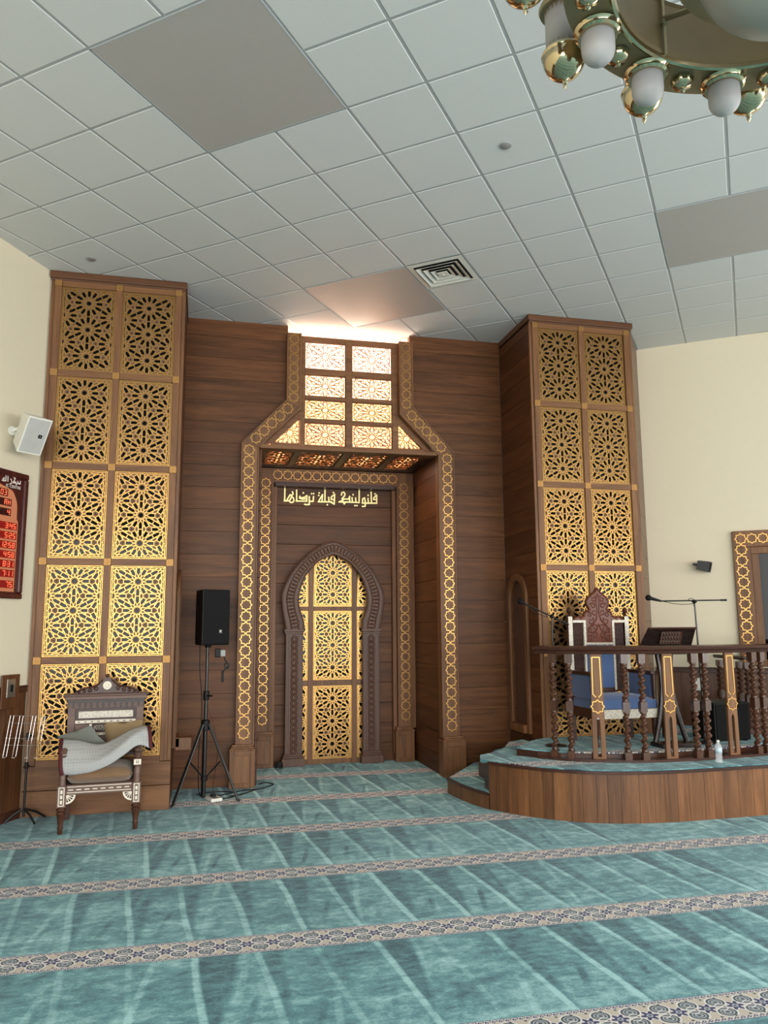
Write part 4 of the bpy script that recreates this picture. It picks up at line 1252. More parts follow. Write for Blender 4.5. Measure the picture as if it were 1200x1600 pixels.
bt = thing('water_bottle', 'clear plastic water bottle standing on the platform edge by the balustrade', 'bottle', (4.80, 6.655, ZP+.004))
zb = 0
mb = MB(); mb.lathe([(.026, 0), (.031, .004), (.032, .03), (.030, .045), (.032, .06), (.030, .075), (.032, .09), (.0315, .145), (.026, .165), (.015, .182), (.0125, .19), (.0125, .196)], (0, 0, 0), 20); mb.build('body', M_pet, bt, local=True, smooth=True)
mb = MB(); mb.lathe([(.0325, .092), (.0325, .143)], (0, 0, 0), 20, caps=False); mb.build('label', M_label, bt, local=True, smooth=True, solid=.0006)
mb = MB(); mb.lathe([(.0145, .192), (.0145, .206), (.012, .208)], (0, 0, 0), 16); mb.build('cap', M_white, bt, local=True, smooth=True)
# ------------------------------------------------------------------ wall frames
nL = (-dL[1]*-1, 0)
MLW = Matrix(((-dL[0], dL[1], 0, A[0]), (-dL[1], -dL[0], 0, A[1]), (0, 0, 1, 0), (0, 0, 0, 1)))     # x along wall to the right, y into the wall
MRW = Matrix(((dR[0], -dR[1], 0, B[0]), (dR[1], dR[0], 0, B[1]), (0, 0, 1, 0), (0, 0, 0, 1)))
def onwall(M): return lambda a, b, d: M @ Vector((a, d, b))
FL, FR = onwall(MLW), onwall(MRW)

# wainscots
def wainscot(name, M, x0, x1, h):
    mb = MB(); x = x0
    while x < x1-.02:
        w_ = min(.14, x1-x); mb.box(x+.001, x+w_-.001, -.020, -.001, .09, h-.05, M); x += w_
    o = struct(mb.build(name, W_wain, None, bevel=.002))
    mb = MB(); mb.box(x0, x1, -.030, -.001, h-.05, h, M); mb.box(x0, x1, -.036, -.001, h, h+.014, M); mb.box(x0, x1, -.028, -.001, 0, .09, M)
    struct(mb.build('baseboard_'+name.split('_')[1], W_dark, o, bevel=.004))
wainscot('trim_1', MLW, -6.0, -.02, 1.20); wainscot('trim_2', MRW, .03, 5.0, 1.21)

# light switch on its walnut block
t = thing('light_switch', 'steel light switch plate on a raised walnut block above the left wainscot', 'light switch', MLW @ Vector((-.26, -.03, 1.22)))
mb = MB(); mb.box(-.385, -.155, -.052, -.037, 1.02, 1.325, MLW); mb.build('backing_block', W_wain, t, bevel=.005)
mb = MB(); mb.box(-.325, -.215, -.058, -.0522, 1.12, 1.285, MLW); mb.build('switch_plate', metal('brushed steel plate', srgb(190, 188, 182), .35), t, bevel=.004)
mb = MB(); mb.box(-.287, -.253, -.066, -.0582, 1.17, 1.235, MLW); mb.build('toggle', M_black, t, bevel=.003)

# ------------------------------------------------------------------ prayer times clock
t = thing('prayer_times_clock', 'red digital prayer times board in a dark red frame on the left wall', 'clock', MLW @ Vector((-.62, -.02, 2.6)))
W_maho = wood('mahogany frame', srgb(48, 14, 14), srgb(84, 28, 26), 'z', .22, var=.1, coat=.3)
x1, x0, z0, z1 = -.185, -1.06, 2.02, 3.215
mb = MB(); f = .055
mb.box(x0+.02, x1-.02, -.024, -.001, z0+.02, z1-.02, MLW)
for a, b, c_, d in ((x0, x1, z1-f, z1), (x0, x1, z0, z0+f), (x0, x0+f, z0+f, z1-f), (x1-f, x1, z0+f, z1-f)): mb.box(a, b, -.045, -.002, c_, d, MLW)
mb.build('frame', W_maho, t, bevel=.012)
M_pan = plain('peach clock face', srgb(206, 128, 92), .35)
M_led = NT('red digit display').set(color=srgb(60, 4, 6), rough=.3, emit=srgb(230, 16, 22), es=.25)
M_seg = NT('lit digit segment').set(color=srgb(255, 90, 60), rough=.4, emit=srgb(255, 120, 80), es=1.0)
M_dk = NT('dark digit window').set(color=srgb(52, 8, 16), rough=.25)
xr = -.285
ap_ = [(xr, 2.085), (xr, 2.745), (xr-.02, 2.77), (xr-.022, 2.83)]+crom([(xr-.022, 2.86), (-.314, 2.918), (-.340, 2.976), (-.384, 3.028), (-.448, 3.048), (-.6225, 3.085)], 4)[0:]
ap_ = ap_+[(-1.245-x, z) for x, z in ap_[::-1][1:]]
mb = MB(); mb.prism(ccw(ap_), FL, -.0245, -.0275); face = mb.build('clock_face', M_pan, t)
SEG = {'0': 'abcdef', '1': 'bc', '2': 'abged', '3': 'abgcd', '4': 'fgbc', '5': 'afgcd', '7': 'abc', '8': 'abcdefg', 'A': 'abcefg', 'H': 'fgbce'}
def digit(ch, cx, cz, w_, h_):
    q = {'a': ((-1, 1), (1, 1)), 'b': ((1, 1), (1, 0)), 'c': ((1, 0), (1, -1)), 'd': ((-1, -1), (1, -1)), 'e': ((-1, 0), (-1, -1)), 'f': ((-1, 1), (-1, 0)), 'g': ((-1, 0), (1, 0))}
    out = []
    for s_ in SEG[ch]:
        (a, b), (c_, d) = q[s_]; sl = .06*h_
        out.append(((cx+a*w_/2+b*sl*.5, cz+b*h_/2), (cx+c_*w_/2+d*sl*.5, cz+d*h_/2)))
    return out
rows_c = [('03', 3.000, -.445), ('AH', 2.912, -.39), ('4', 2.82, -.39), ('3:45', 2.695, -.30), ('5:25', 2.605, -.30), ('12:58', 2.517, -.30), ('4:58', 2.428, -.30), ('8:31', 2.340, -.30), ('7:11', 2.252, -.30), ('75.', 2.152, -.305)]
for s_, zc, xe in rows_c:
    wide = .26
    mb = MB(); mb.box(xe-wide, xe, -.0305, -.0276, zc-.034, zc+.034, MLW); dsp = mb.build('digit_display', M_dk if len(s_) < 3 else M_led, t)
    mb = MB(); x = xe-.032; segs = []
    for ch in s_[::-1]:
        if ch in ':.':
            for dz in ((-.010, .010) if ch == ':' else (-.02,)): segs.append(((x+.020, zc+dz), (x+.020, zc+dz+.004)))
            x -= .012 if ch == ':' else 0; continue
        segs += digit(ch, x, zc, .026, .044); x -= .046
    strips(mb, segs, .0062, FL, -.0306, -.0316); mb.build('digits', M_seg, dsp)
def text_obj(body, M, x, z, d, size, mat, parent, align='LEFT', sx=1.):
    cu = bpy.data.curves.new('lettering', 'FONT'); cu.body = body; cu.size = size; cu.align_x = align; cu.extrude = .0006
    tmp = bpy.data.objects.new('lettering', cu); me = bpy.data.meshes.new_from_object(tmp); bpy.data.objects.remove(tmp)
    o = bpy.data.objects.new('lettering', me); COL.objects.link(o); me.materials.clear(); me.materials.append(mat)
    W = M @ Matrix.Translation((x, d, z)) @ Matrix.Rotation(pi/2, 4, 'X') @ Matrix.Diagonal((sx, 1, 1, 1))
    o.parent = parent; o.matrix_parent_inverse = world_of(parent).inverted(); o.matrix_basis = W
    return o
M_let = plain('white lettering', srgb(236, 226, 218), .5)
text_obj('IC CENTER', MLW, -.278, 3.056, -.0285, .040, M_let, t, 'RIGHT')
mb = MB()                                                   # Arabic heading, drawn stroke by stroke
def cpt(px, py):                                            # from the close-up of the heading
    return (-.185-(1095-px)/26.67*.0083, 3.215-(py-240)/26.67*.0062-(1095-px)/26.67*.0016)
AR = [[(770,480),(775,600),(640,575),(590,650)],[(650,480),(690,560),(770,590)],[(590,560),(470,540),(520,420),(545,360),(490,340)],[(600,560),(560,500),(470,500)],[(350,380),(385,420),(420,540),(330,590)],
      [(235,270),(240,480)],[(150,255),(155,455),(60,450),(0,430)],[(60,320),(90,360),(60,400),(20,370)]]
segs = []
for s_ in AR:
    q = [cpt(*p) for p in s_]; segs += list(zip(q, q[1:]))
strips(mb, segs, .0085, FL, -.0245, -.0262); mb.build('arabic_heading', M_let, t)

# ------------------------------------------------------------------ wall loudspeakers
def wall_speaker(name, label, C, nh, pitch, w_, h_, d_, body_mat, grille_mat, wallpt):
    t = thing(name, label, 'loudspeaker', C)
    y = Vector((-nh[0], -nh[1], 0)).normalized(); z = Vector((0, 0, 1)); x = y.cross(z)
    R_ = Matrix((x, y, z)).transposed().to_4x4()
    M = Matrix.Translation(C) @ R_ @ Matrix.Rotation(pitch, 4, 'X')
    mb = MB()
    q0 = [(-w_/2, -h_/2), (w_/2, -h_/2), (w_/2, h_/2), (-w_/2, h_/2)]
    f0 = [M @ Vector((a, -d_/2, b)) for a, b in q0]; f1 = [M @ Vector((a*.62, d_/2, b*.82)) for a, b in q0]
    mb.face(f0); mb.face(f1[::-1])
    for k in range(4): mb.face([f0[k], f1[k], f1[(k+1) % 4], f0[(k+1) % 4]])
    mb.build('cabinet', body_mat, t, bevel=.014)
    mb = MB(); mb.box(-w_/2+.014, w_/2-.014, -d_/2-.006, -d_/2-.0005, -h_/2+.014, h_/2-.014, M); g = mb.build('grille', grille_mat, t, bevel=.008)
    mb = MB(); mb.box(w_*.12, w_*.27, -d_/2-.009, -d_/2-.0062, -.012, .022, M); lg = mb.build('badge', M_black, g)
    mb = MB(); mb.box(w_*.185, w_*.20, -d_/2-.0096, -d_/2-.0091, -.002, .012, M); mb.build('badge_mark', M_white, lg)
    mb = MB(); mb.tube([M @ Vector((0, d_/2-.01, 0)), M @ Vector((0, d_/2+.05, .0)), wallpt], .016, 8); mb.lathe([(.045, 0), (.045, .012)], wallpt, 16, R_ @ Matrix.Rotation(pi/2, 4, 'X')); mb.build('bracket', body_mat, t)
    return t
M_wgr = plain('light grey speaker grille', srgb(182, 180, 176), .6)
wall_speaker('wall_loudspeaker', 'white wall loudspeaker tilted down on the left wall above the red clock', Vector((-1.600, 7.70, 3.575)), (.66, -.75), radians(30), .235, .36, .20, M_white, M_wgr, MLW @ Vector((-.42, -.008, 3.60)))
wall_speaker('wall_loudspeaker', 'small black wall loudspeaker on the right cream wall', Vector((6.07, 8.46, 2.462)), (.66, -.75), radians(14), .115, .135, .15, plain('lit black speaker shell', srgb(74, 74, 76), .5), M_grille, MRW @ Vector((.655, -.008, 2.47)))  # black shell coloured grey to carry the light on its side

# ------------------------------------------------------------------ framed glass panel on the right wall
t = thing('framed_glass_panel', 'walnut framed dark glass panel with brass star border on the right wall', 'framed panel', MRW @ Vector((1.7, -.03, 2.0)))
x0, x1, z0, z1 = 1.007, 2.55, 1.24, 2.885; f = .20
mb = MB()
for a, b, c_, d in ((x0, x1, z1-f, z1), (x0, x0+f, z0, z1-f), (x1-f, x1, z0, z1-f)): mb.box(a, b, -.05, -.001, c_, d, MRW)
fo = mb.build('outer_frame', W_vert, t, bevel=.006)
mb = MB(); segs = star_chain([(x0+.095, z0+.02), (x0+.095, z1-.033)], .128)+star_chain([(x0+.16, z1-.098), (x1-.16, z1-.098)], .128)+star_chain([(x1-.095, z0+.02), (x1-.095, z1-.033)], .128)
strips(mb, segs, .010, FR, -.05, -.0528); mb.build('brass_stars', M_gold, fo)
mb = MB()
for a, b, c_, d in ((x0+f, x1-f, z1-f-.085, z1-f), (x0+f, x0+f+.085, z0, z1-f-.085), (x1-f-.085, x1-f, z0, z1-f-.085), (x0+f+.085, x1-f-.085, z0, z0+.085)): mb.box(a, b, -.034, -.001, c_, d, MRW)
mb.build('inner_frame', W_vert, t, bevel=.006)
mb = MB(); mb.box(x0+f+.085, x1-f-.085, -.012, -.001, z0+.085, z1-f-.085, MRW); mb.build('glass', M_glassblk, t)

t = thing('paper_note', 'crumpled white paper tucked on the wainscot behind the balustrade', 'paper', MRW @ Vector((.52, -.05, 1.02)))
rr = random.Random(4)
mb = MB(); mb.grid([[MRW @ Vector((.475+.018*j, -.046-.012*rr.random(), .945+.03*i)) for j in range(5)] for i in range(6)])
mb.build('sheet', M_white, t, solid=.002)

# ------------------------------------------------------------------ inlaid armchair
M_ivory = NT('ivory inlay').set(color=srgb(226, 216, 198), rough=.4)
M_tan = NT('tan velvet'); _n = M_tan.noise(M_tan.obj((1, 1, 2)), 6, 4)
M_tan = M_tan.set(color=M_tan.mix(_n, srgb(112, 84, 58), srgb(146, 114, 82)), rough=.85, sheen=.4)
ac = thing('armchair', 'inlaid wooden armchair with tan seat standing before the left lattice tower', 'armchair', (-.806, 7.45, 0), radians(3.4))
def ab(mb, name, mat, parent=ac, **k): return mb.build(name, mat, parent, local=True, **k)
for sx in (-1, 1):
    x = sx*.307
    mb = MB(); mb.lathe([(.017, 0), (.022, .012), (.020, .035), (.026, .05), (.021, .07), (.033, .15), (.040, .17), (.030, .185), (.042, .20), (.030, .222)], (x, 0, 0), 16)
    lg = ab(mb, 'leg', W_turn, smooth=True)
    mb = MB(); mb.box(x-.037, x+.037, -.037, .037, .222, .405); po = ab(mb, 'corner_post', W_grey, bevel=.004)
    mb = MB()
    for a, b, c_, d in ((-.024, .024, .385, .392), (-.024, .024, .236, .243), (-.024, -.017, .243, .385), (.017, .024, .243, .385)): mb.box(x+a, x+b, -.0395, -.0375, c_, d)
    for k in range(3): mb.box(x-.009, x+.009, -.0395, -.0375, .255+.042*k, .255+.042*k+.03)
    ab(mb, 'inlay', M_ivory, po)
    mb = MB(); mb.lathe([(.030, .405), (.026, .43), (.030, .50), (.022, .53), (.030, .545)], (x, 0, 0), 14); mb.box(x-.033, x+.033, -.033, .033, .545, .60); mb.lathe([(.024, .60), (.034, .612), (.024, .63), (.034, .655)], (x, 0, 0), 14)
    ap2 = ab(mb, 'arm_post', W_grey, smooth=35)
    mb = MB(); mb.box(x-.030, x+.030, -.036, -.0335, .55, .595)
    ab(mb, 'inlay', M_ivory, ap2)
    mb = MB(); mb.box(x-.010, x-.004, -.0375, -.0362, .56, .585); mb.box(x+.004, x+.010, -.0375, -.0362, .56, .585); ab(mb, 'inlay_detail', W_dark, ap2)
    mb = MB(); P = crom([(x, -.012, .672), (x, .04, .690), (x, .2, .675), (x, .50, .685)], 5); mb.tube(P, [.026]*4+[.03]*(len(P)-4), 10, flat=.7); ab(mb, 'armrest', W_grey, smooth=True)
    mb = MB(); mb.box(x-.012, x+.012, .03, .53, .40, .66); ab(mb, 'side_panel', W_grey)
    # back legs and posts
    mb = MB(); mb.box(x-.028, x+.028, .53, .585, 0, .40); ab(mb, 'leg', W_dark, bevel=.004)
    mb = MB(); mb.box(x-.033, x+.033, .535, .585, .40, 1.09); ab(mb, 'back_post', W_grey, bevel=.003)
    # fan bracket
    mb = MB(); fan = [(0, 0)]+[(-sx*.075*cos(a), -.075*sin(a)) for a in [pi/2*k/8 for k in range(9)]]
    mb.prism(ccw([(sx*.268+a, .325+b) for a, b in fan]), XZ, -.03, -.018); br = ab(mb, 'corner_bracket', M_ivory)
    mb = MB()
    for k in range(4):
        a = pi/2*(k+.5)/4; c_, s_ = cos(a), sin(a)
        mb.prism(ccw([(sx*.268-sx*.022*c_, .325-.022*s_), (sx*.268-sx*.060*cos(a-.13), .325-.060*sin(a-.13)), (sx*.268-sx*.060*cos(a+.13), .325-.060*sin(a+.13))]), XZ, -.032, -.0302)
    ab(mb, 'bracket_inlay', W_dark, br)
mb = MB(); mb.box(-.269, .269, -.028, .02, .325, .405); mb.box(-.269, .269, .545, .575, .325, .405)
for sx in (-1, 1): mb.box(sx*.307-.02, sx*.307+.02, .037, .53, .325, .400)
sf = ab(mb, 'seat_frame', W_grey, bevel=.003)
mb = MB()
for z in (.388, .340): mb.box(-.264, .264, -.0305, -.0285, z, z+.006)
for k in range(8): mb.box(-.255+.066*k, -.255+.066*k+.040, -.0305, -.0285, .362, .370)
ab(mb, 'inlay', M_ivory, sf)
# seat cushion
mb = MB(); P_ = []
for i in range(13):
    row = []
    for j in range(19):
        u, v = j/18*2-1, i/12*2-1
        e = (1-abs(u)**6)*(1-abs(v)**6)
        row.append((u, v, e))
    P_.append(row)
top = [[Vector((.283*u*(.96+.04*e), .26+.295*v*(.96+.04*e), .462+.075*e**.6)) for u, v, e in r] for r in P_]
bot = [[Vector((.283*u*(.96+.04*e), .26+.295*v*(.96+.04*e), .462-.062*e**.35)) for u, v, e in r] for r in P_]
mb.grid(top); mb.grid(bot); bmesh.ops.remove_doubles(mb.bm, verts=mb.bm.verts[:], dist=1e-4)
for v in mb.bm.verts: v.co.z = max(v.co.z, .407)
ab(mb, 'seat_cushion', M_tan, smooth=60)
# back panels
mb = MB(); mb.box(-.275, .275, .553, .575, .55, 1.07); bk = ab(mb, 'backboard', W_dark)
yb = .552
def panelbox(name, z0, z1, mat, x=.272, d=.012, parent=bk):
    mb = MB(); mb.box(-x, x, yb-d, yb-.0005, z0, z1); return ab(mb, name, mat, parent, bevel=.002)
panelbox('inlay_panel', .905, .968, M_inlay, .245, .010)
panelbox('inlay_band', .858, .885, M_ivory, .272, .010)
panelbox('inlay_band', .745, .768, M_ivory, .272, .010)
panelbox('grey_rail', .60, .735, W_grey, .272, .010)
mb = MB()
for k in range(9): mb.box(-.25+.058*k, -.25+.058*k+.022, yb-.0115, yb-.0102, .868, .875); mb.box(-.25+.058*k, -.25+.058*k+.022, yb-.0115, yb-.0102, .753, .760)
for a, b in ((-.252, -.245), (.245, .252)): mb.box(a, b, yb-.0115, yb-.0102, .90, .972)
ab(mb, 'inlay_dashes', W_dark, bk)
for sx in (-1, 1):
    mb = MB(); a, b = sorted((sx*.268, sx*.150)); mb.box(a, b, yb-.010, yb-.0005, .780, .846); pnl = ab(mb, 'side_tablet', W_grey, bk)
    mb = MB(); a, b = sorted((sx*.145, sx*.122)); mb.box(a, b, yb-.011, yb-.0005, .776, .850); ab(mb, 'inlay_divider', M_ivory, bk)
mb = MB(); rr = random.Random(9)                              # carved script tablet
for k in range(13):
    x = -.10+.016*k
    mb.tube(crom([(x, yb-.004, .79+.01*rr.random()), (x+.008, yb-.006, .80+.03*rr.random()), (x-.004, yb-.006, .815+.02*rr.random()), (x+.012, yb-.004, .835)], 4), .0028, 5)
ab(mb, 'carved_tablet', M_inlay, bk)
# arcade under the cornice
mb = MB(); n_ = 13; W_ = .345; st = 2*W_/n_
outl = [(-W_, 1.078), (-W_, 1.0)]
for k in range(n_):
    c_ = -W_+st*(k+.5); h_ = st*.40
    outl += [(c_-st/2+.002, .995), (c_-h_, 1.03), (c_-h_*.8, 1.048), (c_, 1.062), (c_+h_*.8, 1.048), (c_+h_, 1.03)]
outl += [(W_, .995), (W_, 1.078)]
mb.prism(outl[::-1] if area2(outl) < 0 else outl, XZ, yb-.050, yb-.035)
ab(mb, 'arcade', W_espr)
mb = MB(); mb.box(-.335, .335, yb-.03, yb+.02, 1.0, 1.085); ab(mb, 'arcade_backing', W_grey)
mb = MB(); mb.box(-.365, .365, yb-.065, yb+.035, 1.078, 1.112); mb.box(-.378, .378, yb-.075, yb+.035, 1.112, 1.128); ab(mb, 'cornice', W_grey, bevel=.005)
mb = MB(); mb.box(-.375, .375, yb-.072, yb+.03, 1.1285, 1.138); ab(mb, 'cornice_top', W_dark, bevel=.003)
# carved crest with roundel
cr = [(-.28, 1.138), (-.275, 1.16), (-.22, 1.185), (-.15, 1.19), (-.09, 1.205), (-.055, 1.235), (-.03, 1.262), (-.018, 1.285), (0, 1.298)]
poly = crom(cr, 3); poly = poly+[(-x, z) for x, z in poly[::-1][1:]]
mb = MB(); mb.prism(ccw(poly), XZ, yb-.022, yb+.01); cs = ab(mb, 'crest', W_dark)
mb = MB()
for sx in (-1, 1):
    for cx, cz, r, a0 in ((.10, 1.178, .022, 0), (.155, 1.166, .020, 2.), (.205, 1.160, .018, 1.), (.25, 1.152, .012, 0)):
        mb.tube([(sx*(cx+r*(1-.6*k/10)*cos(a0+k*.75)), yb-.024, cz+r*(1-.6*k/10)*sin(a0+k*.75)) for k in range(11)], .0075, 6)
    mb.tube(crom([(sx*.28, yb-.022, 1.148), (sx*.2, yb-.022, 1.183), (sx*.1, yb-.022, 1.205), (sx*.04, yb-.022, 1.258)], 4), .008, 6)
mb.sphere((0, yb-.01, 1.292), .02, 8)
ab(mb, 'crest_carving', W_dark, cs, smooth=True)
mb = MB(); mb.lathe([(.040, 0), (.040, -.006), (.036, -.009), (.002, -.009)], (0, yb-.022, 1.205), 20, Matrix.Rotation(-pi/2, 4, 'X')); rd = ab(mb, 'roundel', M_ivory, cs)
mb = MB()
for k in range(10):
    a = 2*pi*k/10; mb.prism(ccw([(.012*cos(a-.3), 1.205+.012*sin(a-.3)), (.030*cos(a), 1.205+.030*sin(a)), (.012*cos(a+.3), 1.205+.012*sin(a+.3))]), XZ, yb-.0335, yb-.0318)
ab(mb, 'roundel_star', M_inlay, rd)

# ------------------------------------------------------------------ cushions and blanket on the armchair
def pillow(name, label, C, rot, w_, h_, t_, mat, pinch=.10):
    o = thing(name, label, 'cushion', C)
    M = Matrix.Translation(C) @ rot
    n_ = 14; F = []; Bk = []
    for i in range(n_+1):
        r0, r1 = [], []
        for j in range(n_+1):
            u, v = j/n_*2-1, i/n_*2-1
            e = max(0, (1-u*u)*(1-v*v))**.55
            k = 1-pinch*(1-max(abs(u), abs(v))**2)*0-pinch*(min(abs(u), abs(v))-1)**2*(max(abs(u), abs(v))**3)
            x, z = u*w_/2*k, v*h_/2*k
            r0.append(M @ Vector((x, -t_/2*e, z))); r1.append(M @ Vector((x, t_/2*e, z)))
        F.append(r0); Bk.append(r1)
    mb = MB(); mb.grid(F); mb.grid(Bk); bmesh.ops.remove_doubles(mb.bm, verts=mb.bm.verts[:], dist=1e-4)
    b = mb.build('cover', mat, o, smooth=70)
    mb = MB(); edge = [M @ Vector((u*w_/2*.985, 0, v*h_/2*.985)) for u, v in [(-1+2*k/8, -1) for k in range(8)]+[(1, -1+2*k/8) for k in range(8)]+[(1-2*k/8, 1) for k in range(8)]+[(-1, 1-2*k/8) for k in range(8)]]
    mb.bm.free()
    return o
M_greyc = plain('grey green cushion cloth', srgb(122, 124, 116), .85, spec=.2)
M_tanc = plain('tan cushion cloth', srgb(134, 112, 82), .85, spec=.2)
pillow('cushion', 'tan square cushion leaning on the right of the inlaid armchair back', Vector((-.655, 7.845, .735)), Matrix.Rotation(radians(3), 4, 'Z') @ Matrix.Rotation(radians(14), 4, 'X') @ Matrix.Rotation(radians(-3), 4, 'Y'), .34, .31, .10, M_tanc)
pillow('cushion', 'grey cushion slumped over the left arm of the inlaid armchair', Vector((-1.005, 7.72, .735)), Matrix.Rotation(radians(-12), 4, 'Z') @ Matrix.Rotation(radians(40), 4, 'X') @ Matrix.Rotation(radians(-22), 4, 'Y'), .36, .27, .10, M_greyc)
# blanket: quilted cloth swagged between the arms
M_quilt = NT('quilted pale cloth'); _v = M_quilt.new('ShaderNodeTexVoronoi'); _v.inputs['Scale'].default_value = 42; _v.inputs['Randomness'].default_value = .15; M_quilt.link(M_quilt.obj((1, .3, 1)), _v.inputs['Vector'])
M_quilt.bump(_v.outputs['Distance'], .35, .006)
M_quilt = M_quilt.set(color=M_quilt.ramp(_v.outputs['Distance'], [(.0, srgb(112, 114, 120)), (.18, srgb(150, 151, 151)), (.5, srgb(168, 168, 167))]), rough=.85, sheen=.2)
M_trim = plain('dark red trim', srgb(78, 18, 22), .7)
FXP, UVP = 1213.9, None
topc = crom([(-1.150, 7.60, .765), (-1.02, 7.60, .752), (-.90, 7.58, .722), (-.80, 7.56, .722), (-.70, 7.56, .765), (-.58, 7.57, .828), (-.475, 7.60, .855), (-.435, 7.62, .850)], 5)
botc = crom([(-1.098, 7.385, .500), (-1.00, 7.375, .498), (-.86, 7.36, .520), (-.72, 7.355, .575), (-.60, 7.35, .655), (-.52, 7.35, .715), (-.46, 7.36, .728), (-.395, 7.37, .700)], 5)
N = len(topc); P_ = []
for i in range(13):
    v = i/12; row = []
    for j in range(N):
        a, b = Vector(topc[j]), Vector(botc[j]); u = j/(N-1)
        p = a.lerp(b, v)
        p.y -= .085*sin(pi*v)*(1-.3*u)+.012*sin(9*v+5*u)*sin(pi*v)
        p.z += .030*sin(pi*v)*u-.0+.012*sin(7*u+4*v)*sin(pi*v)+.03*max(0, u-.75)*sin(pi*v*1.5)
        row.append(p)
    P_.append(row)
bk_ = thing('blanket', 'pale quilted blanket with dark red edges swagged across the inlaid armchair', 'blanket', (-.8, 7.45, .64))
mb = MB(); mb.grid(P_); mb.build('cloth', M_quilt, bk_, smooth=60, solid=.012)
for jj in (0, N-1):
    mb = MB(); mb.tube([r[jj]+Vector((-.012 if jj == 0 else .012, 0, 0)) for r in P_], .018, 8); mb.build('trim', M_trim, bk_, smooth=True)

# ------------------------------------------------------------------ loudspeaker on its tripod
ts = thing('speaker_stand', 'black tripod speaker stand between the left tower and the portal frame', 'speaker stand', (.092, 8.42, 0))
cx, cy = .092, 8.42
mb = MB(); mb.tube([(cx, cy, .04), (cx, cy, .98)], .019, 12); mb.build('lower_tube', M_blackm, ts, smooth=True)
mb = MB(); mb.tube([(cx, cy, .96), (cx, cy, 1.60)], .0155, 12); mb.build('upper_tube', M_blackm, ts, smooth=True)
mb = MB(); mb.lathe([(.028, 1.005), (.030, 1.02), (.030, 1.09), (.026, 1.10)], (cx, cy, 0), 14); mb.tube([(cx, cy-.02, 1.05), (cx+.06, cy-.05, 1.05)], .009, 8); mb.build('clamp', M_black, ts, smooth=True)
mb = MB(); mb.lathe([(.024, .70), (.042, .705), (.042, .80), (.024, .81)], (cx, cy, 0), 14); mb.build('collar', M_black, ts, smooth=True)
for fx, fy in ((-.205, 8.225), (.432, 8.317), (.085, 8.66)):
    d = Vector((fx-cx, fy-cy, 0)); u_ = d.normalized()
    mb = MB()
    for s_ in (-.014, .014):
        o_ = Vector((-u_.y, u_.x, 0))*s_
        mb.tube([Vector((cx, cy, .765))+u_*.035+o_, Vector((fx, fy, .015))+o_], .009, 8)
    lg = mb.build('leg', M_blackm, ts, smooth=True)
    mb = MB(); mb.tube([Vector((fx, fy, .03))-u_*.02, Vector((fx, fy, .0125))+u_*.02], .0125, 8); mb.build('foot', M_rubber, lg)
    mb = MB(); mb.tube([(cx, cy, .22), Vector((cx, cy, .40))+d*.47], .008, 6); mb.build('brace', M_blackm, ts, smooth=True)
mb = MB(); mb.lathe([(.022, .20), (.032, .205), (.032, .25), (.022, .255)], (cx, cy, 0), 12); mb.build('brace_hub', M_black, ts, smooth=True)
sk = thing('loudspeaker', 'black loudspeaker mounted on top of the tripod stand', 'loudspeaker', (.115, 8.42, 1.60), radians(21))
mb = MB()
pl_ = [(-.152, -.155), (.152, -.155), (.125, .10), (.085, .165), (-.085, .165), (-.125, .10)]
mb.prism(pl_, XY, -.035, .535); mb.build('cabinet', M_black, sk, local=True, bevel=.014)
mb = MB(); mb.box(-.142, .142, -.164, -.1555, -.02, .52); g = mb.build('grille', M_grille, sk, local=True, bevel=.006)
mb = MB(); mb.box(.028, .062, -.1665, -.1645, .085, .125); bd = mb.build('badge', plain('dark badge', srgb(38, 38, 40), .4), g, local=True)
mb = MB(); mb.box(.036, .041, -.1672, -.1668, .097, .116); mb.box(.044, .054, -.1672, -.1668, .097, .100); mb.box(.044, .054, -.1672, -.1668, .105, .116); mb.build('badge_mark', M_white, bd, local=True)
mb = MB(); mb.lathe([(.035, -.036), (.030, -.060), (.021, -.062)], (-.02, 0, 0), 14); mb.build('pole_socket', M_black, sk, local=True)
# adapter and hanging plug
ad = thing('power_adapter', 'grey power adapter with a dangling black plug beside the tripod loudspeaker', 'power adapter', (.27, 8.33, 1.5))
mb = MB(); mb.box(.222, .272, 8.30, 8.345, 1.45, 1.515); mb.build('adapter_block', M_grey, ad, bevel=.005)
mb = MB(); mb.box(.165, .225, 8.30, 8.35, 1.44, 1.53); mb.build('clamp_bracket', M_black, ad, bevel=.008)
mb = MB(); mb.tube(crom([(.262, 8.325, 1.45), (.268, 8.325, 1.42), (.290, 8.32, 1.385), (.312, 8.315, 1.36), (.30, 8.315, 1.33), (.275, 8.32, 1.335), (.268, 8.32, 1.365), (.29, 8.315, 1.385), (.305, 8.315, 1.355), (.268, 8.315, 1.315), (.250, 8.315, 1.29)], 4), .007, 8); mb.build('coiled_lead', M_rubber, ad, smooth=True)
mb = MB(); mb.box(.236, .262, 8.300, 8.328, 1.19, 1.30); mb.build('plug', M_black, ad, bevel=.004)
cb = thing('speaker_cable', 'black cable hanging from the tripod loudspeaker down to the floor', 'cable', (.02, 8.45, .0))
mb = MB(); mb.tube(crom([(.015, 8.46, 1.57), (.02, 8.47, 1.3), (.045, 8.455, 1.05), (.05, 8.46, .80), (.03, 8.47, .45), (.04, 8.50, .12), (.07, 8.63, .008), (.16, 8.68, .008)], 6), .0055, 6); mb.build('lead', M_rubber, cb, smooth=True)
mb = MB(); mb.tube(crom([(.075, 8.46, 1.0), (.16, 8.47, .80), (.22, 8.50, .5), (.20, 8.54, .25), (.19, 8.60, .06), (.26, 8.63, .008)], 6), .004, 6); mb.build('thin_lead', plain('brown cable', srgb(66, 30, 22), .5), cb, smooth=True)
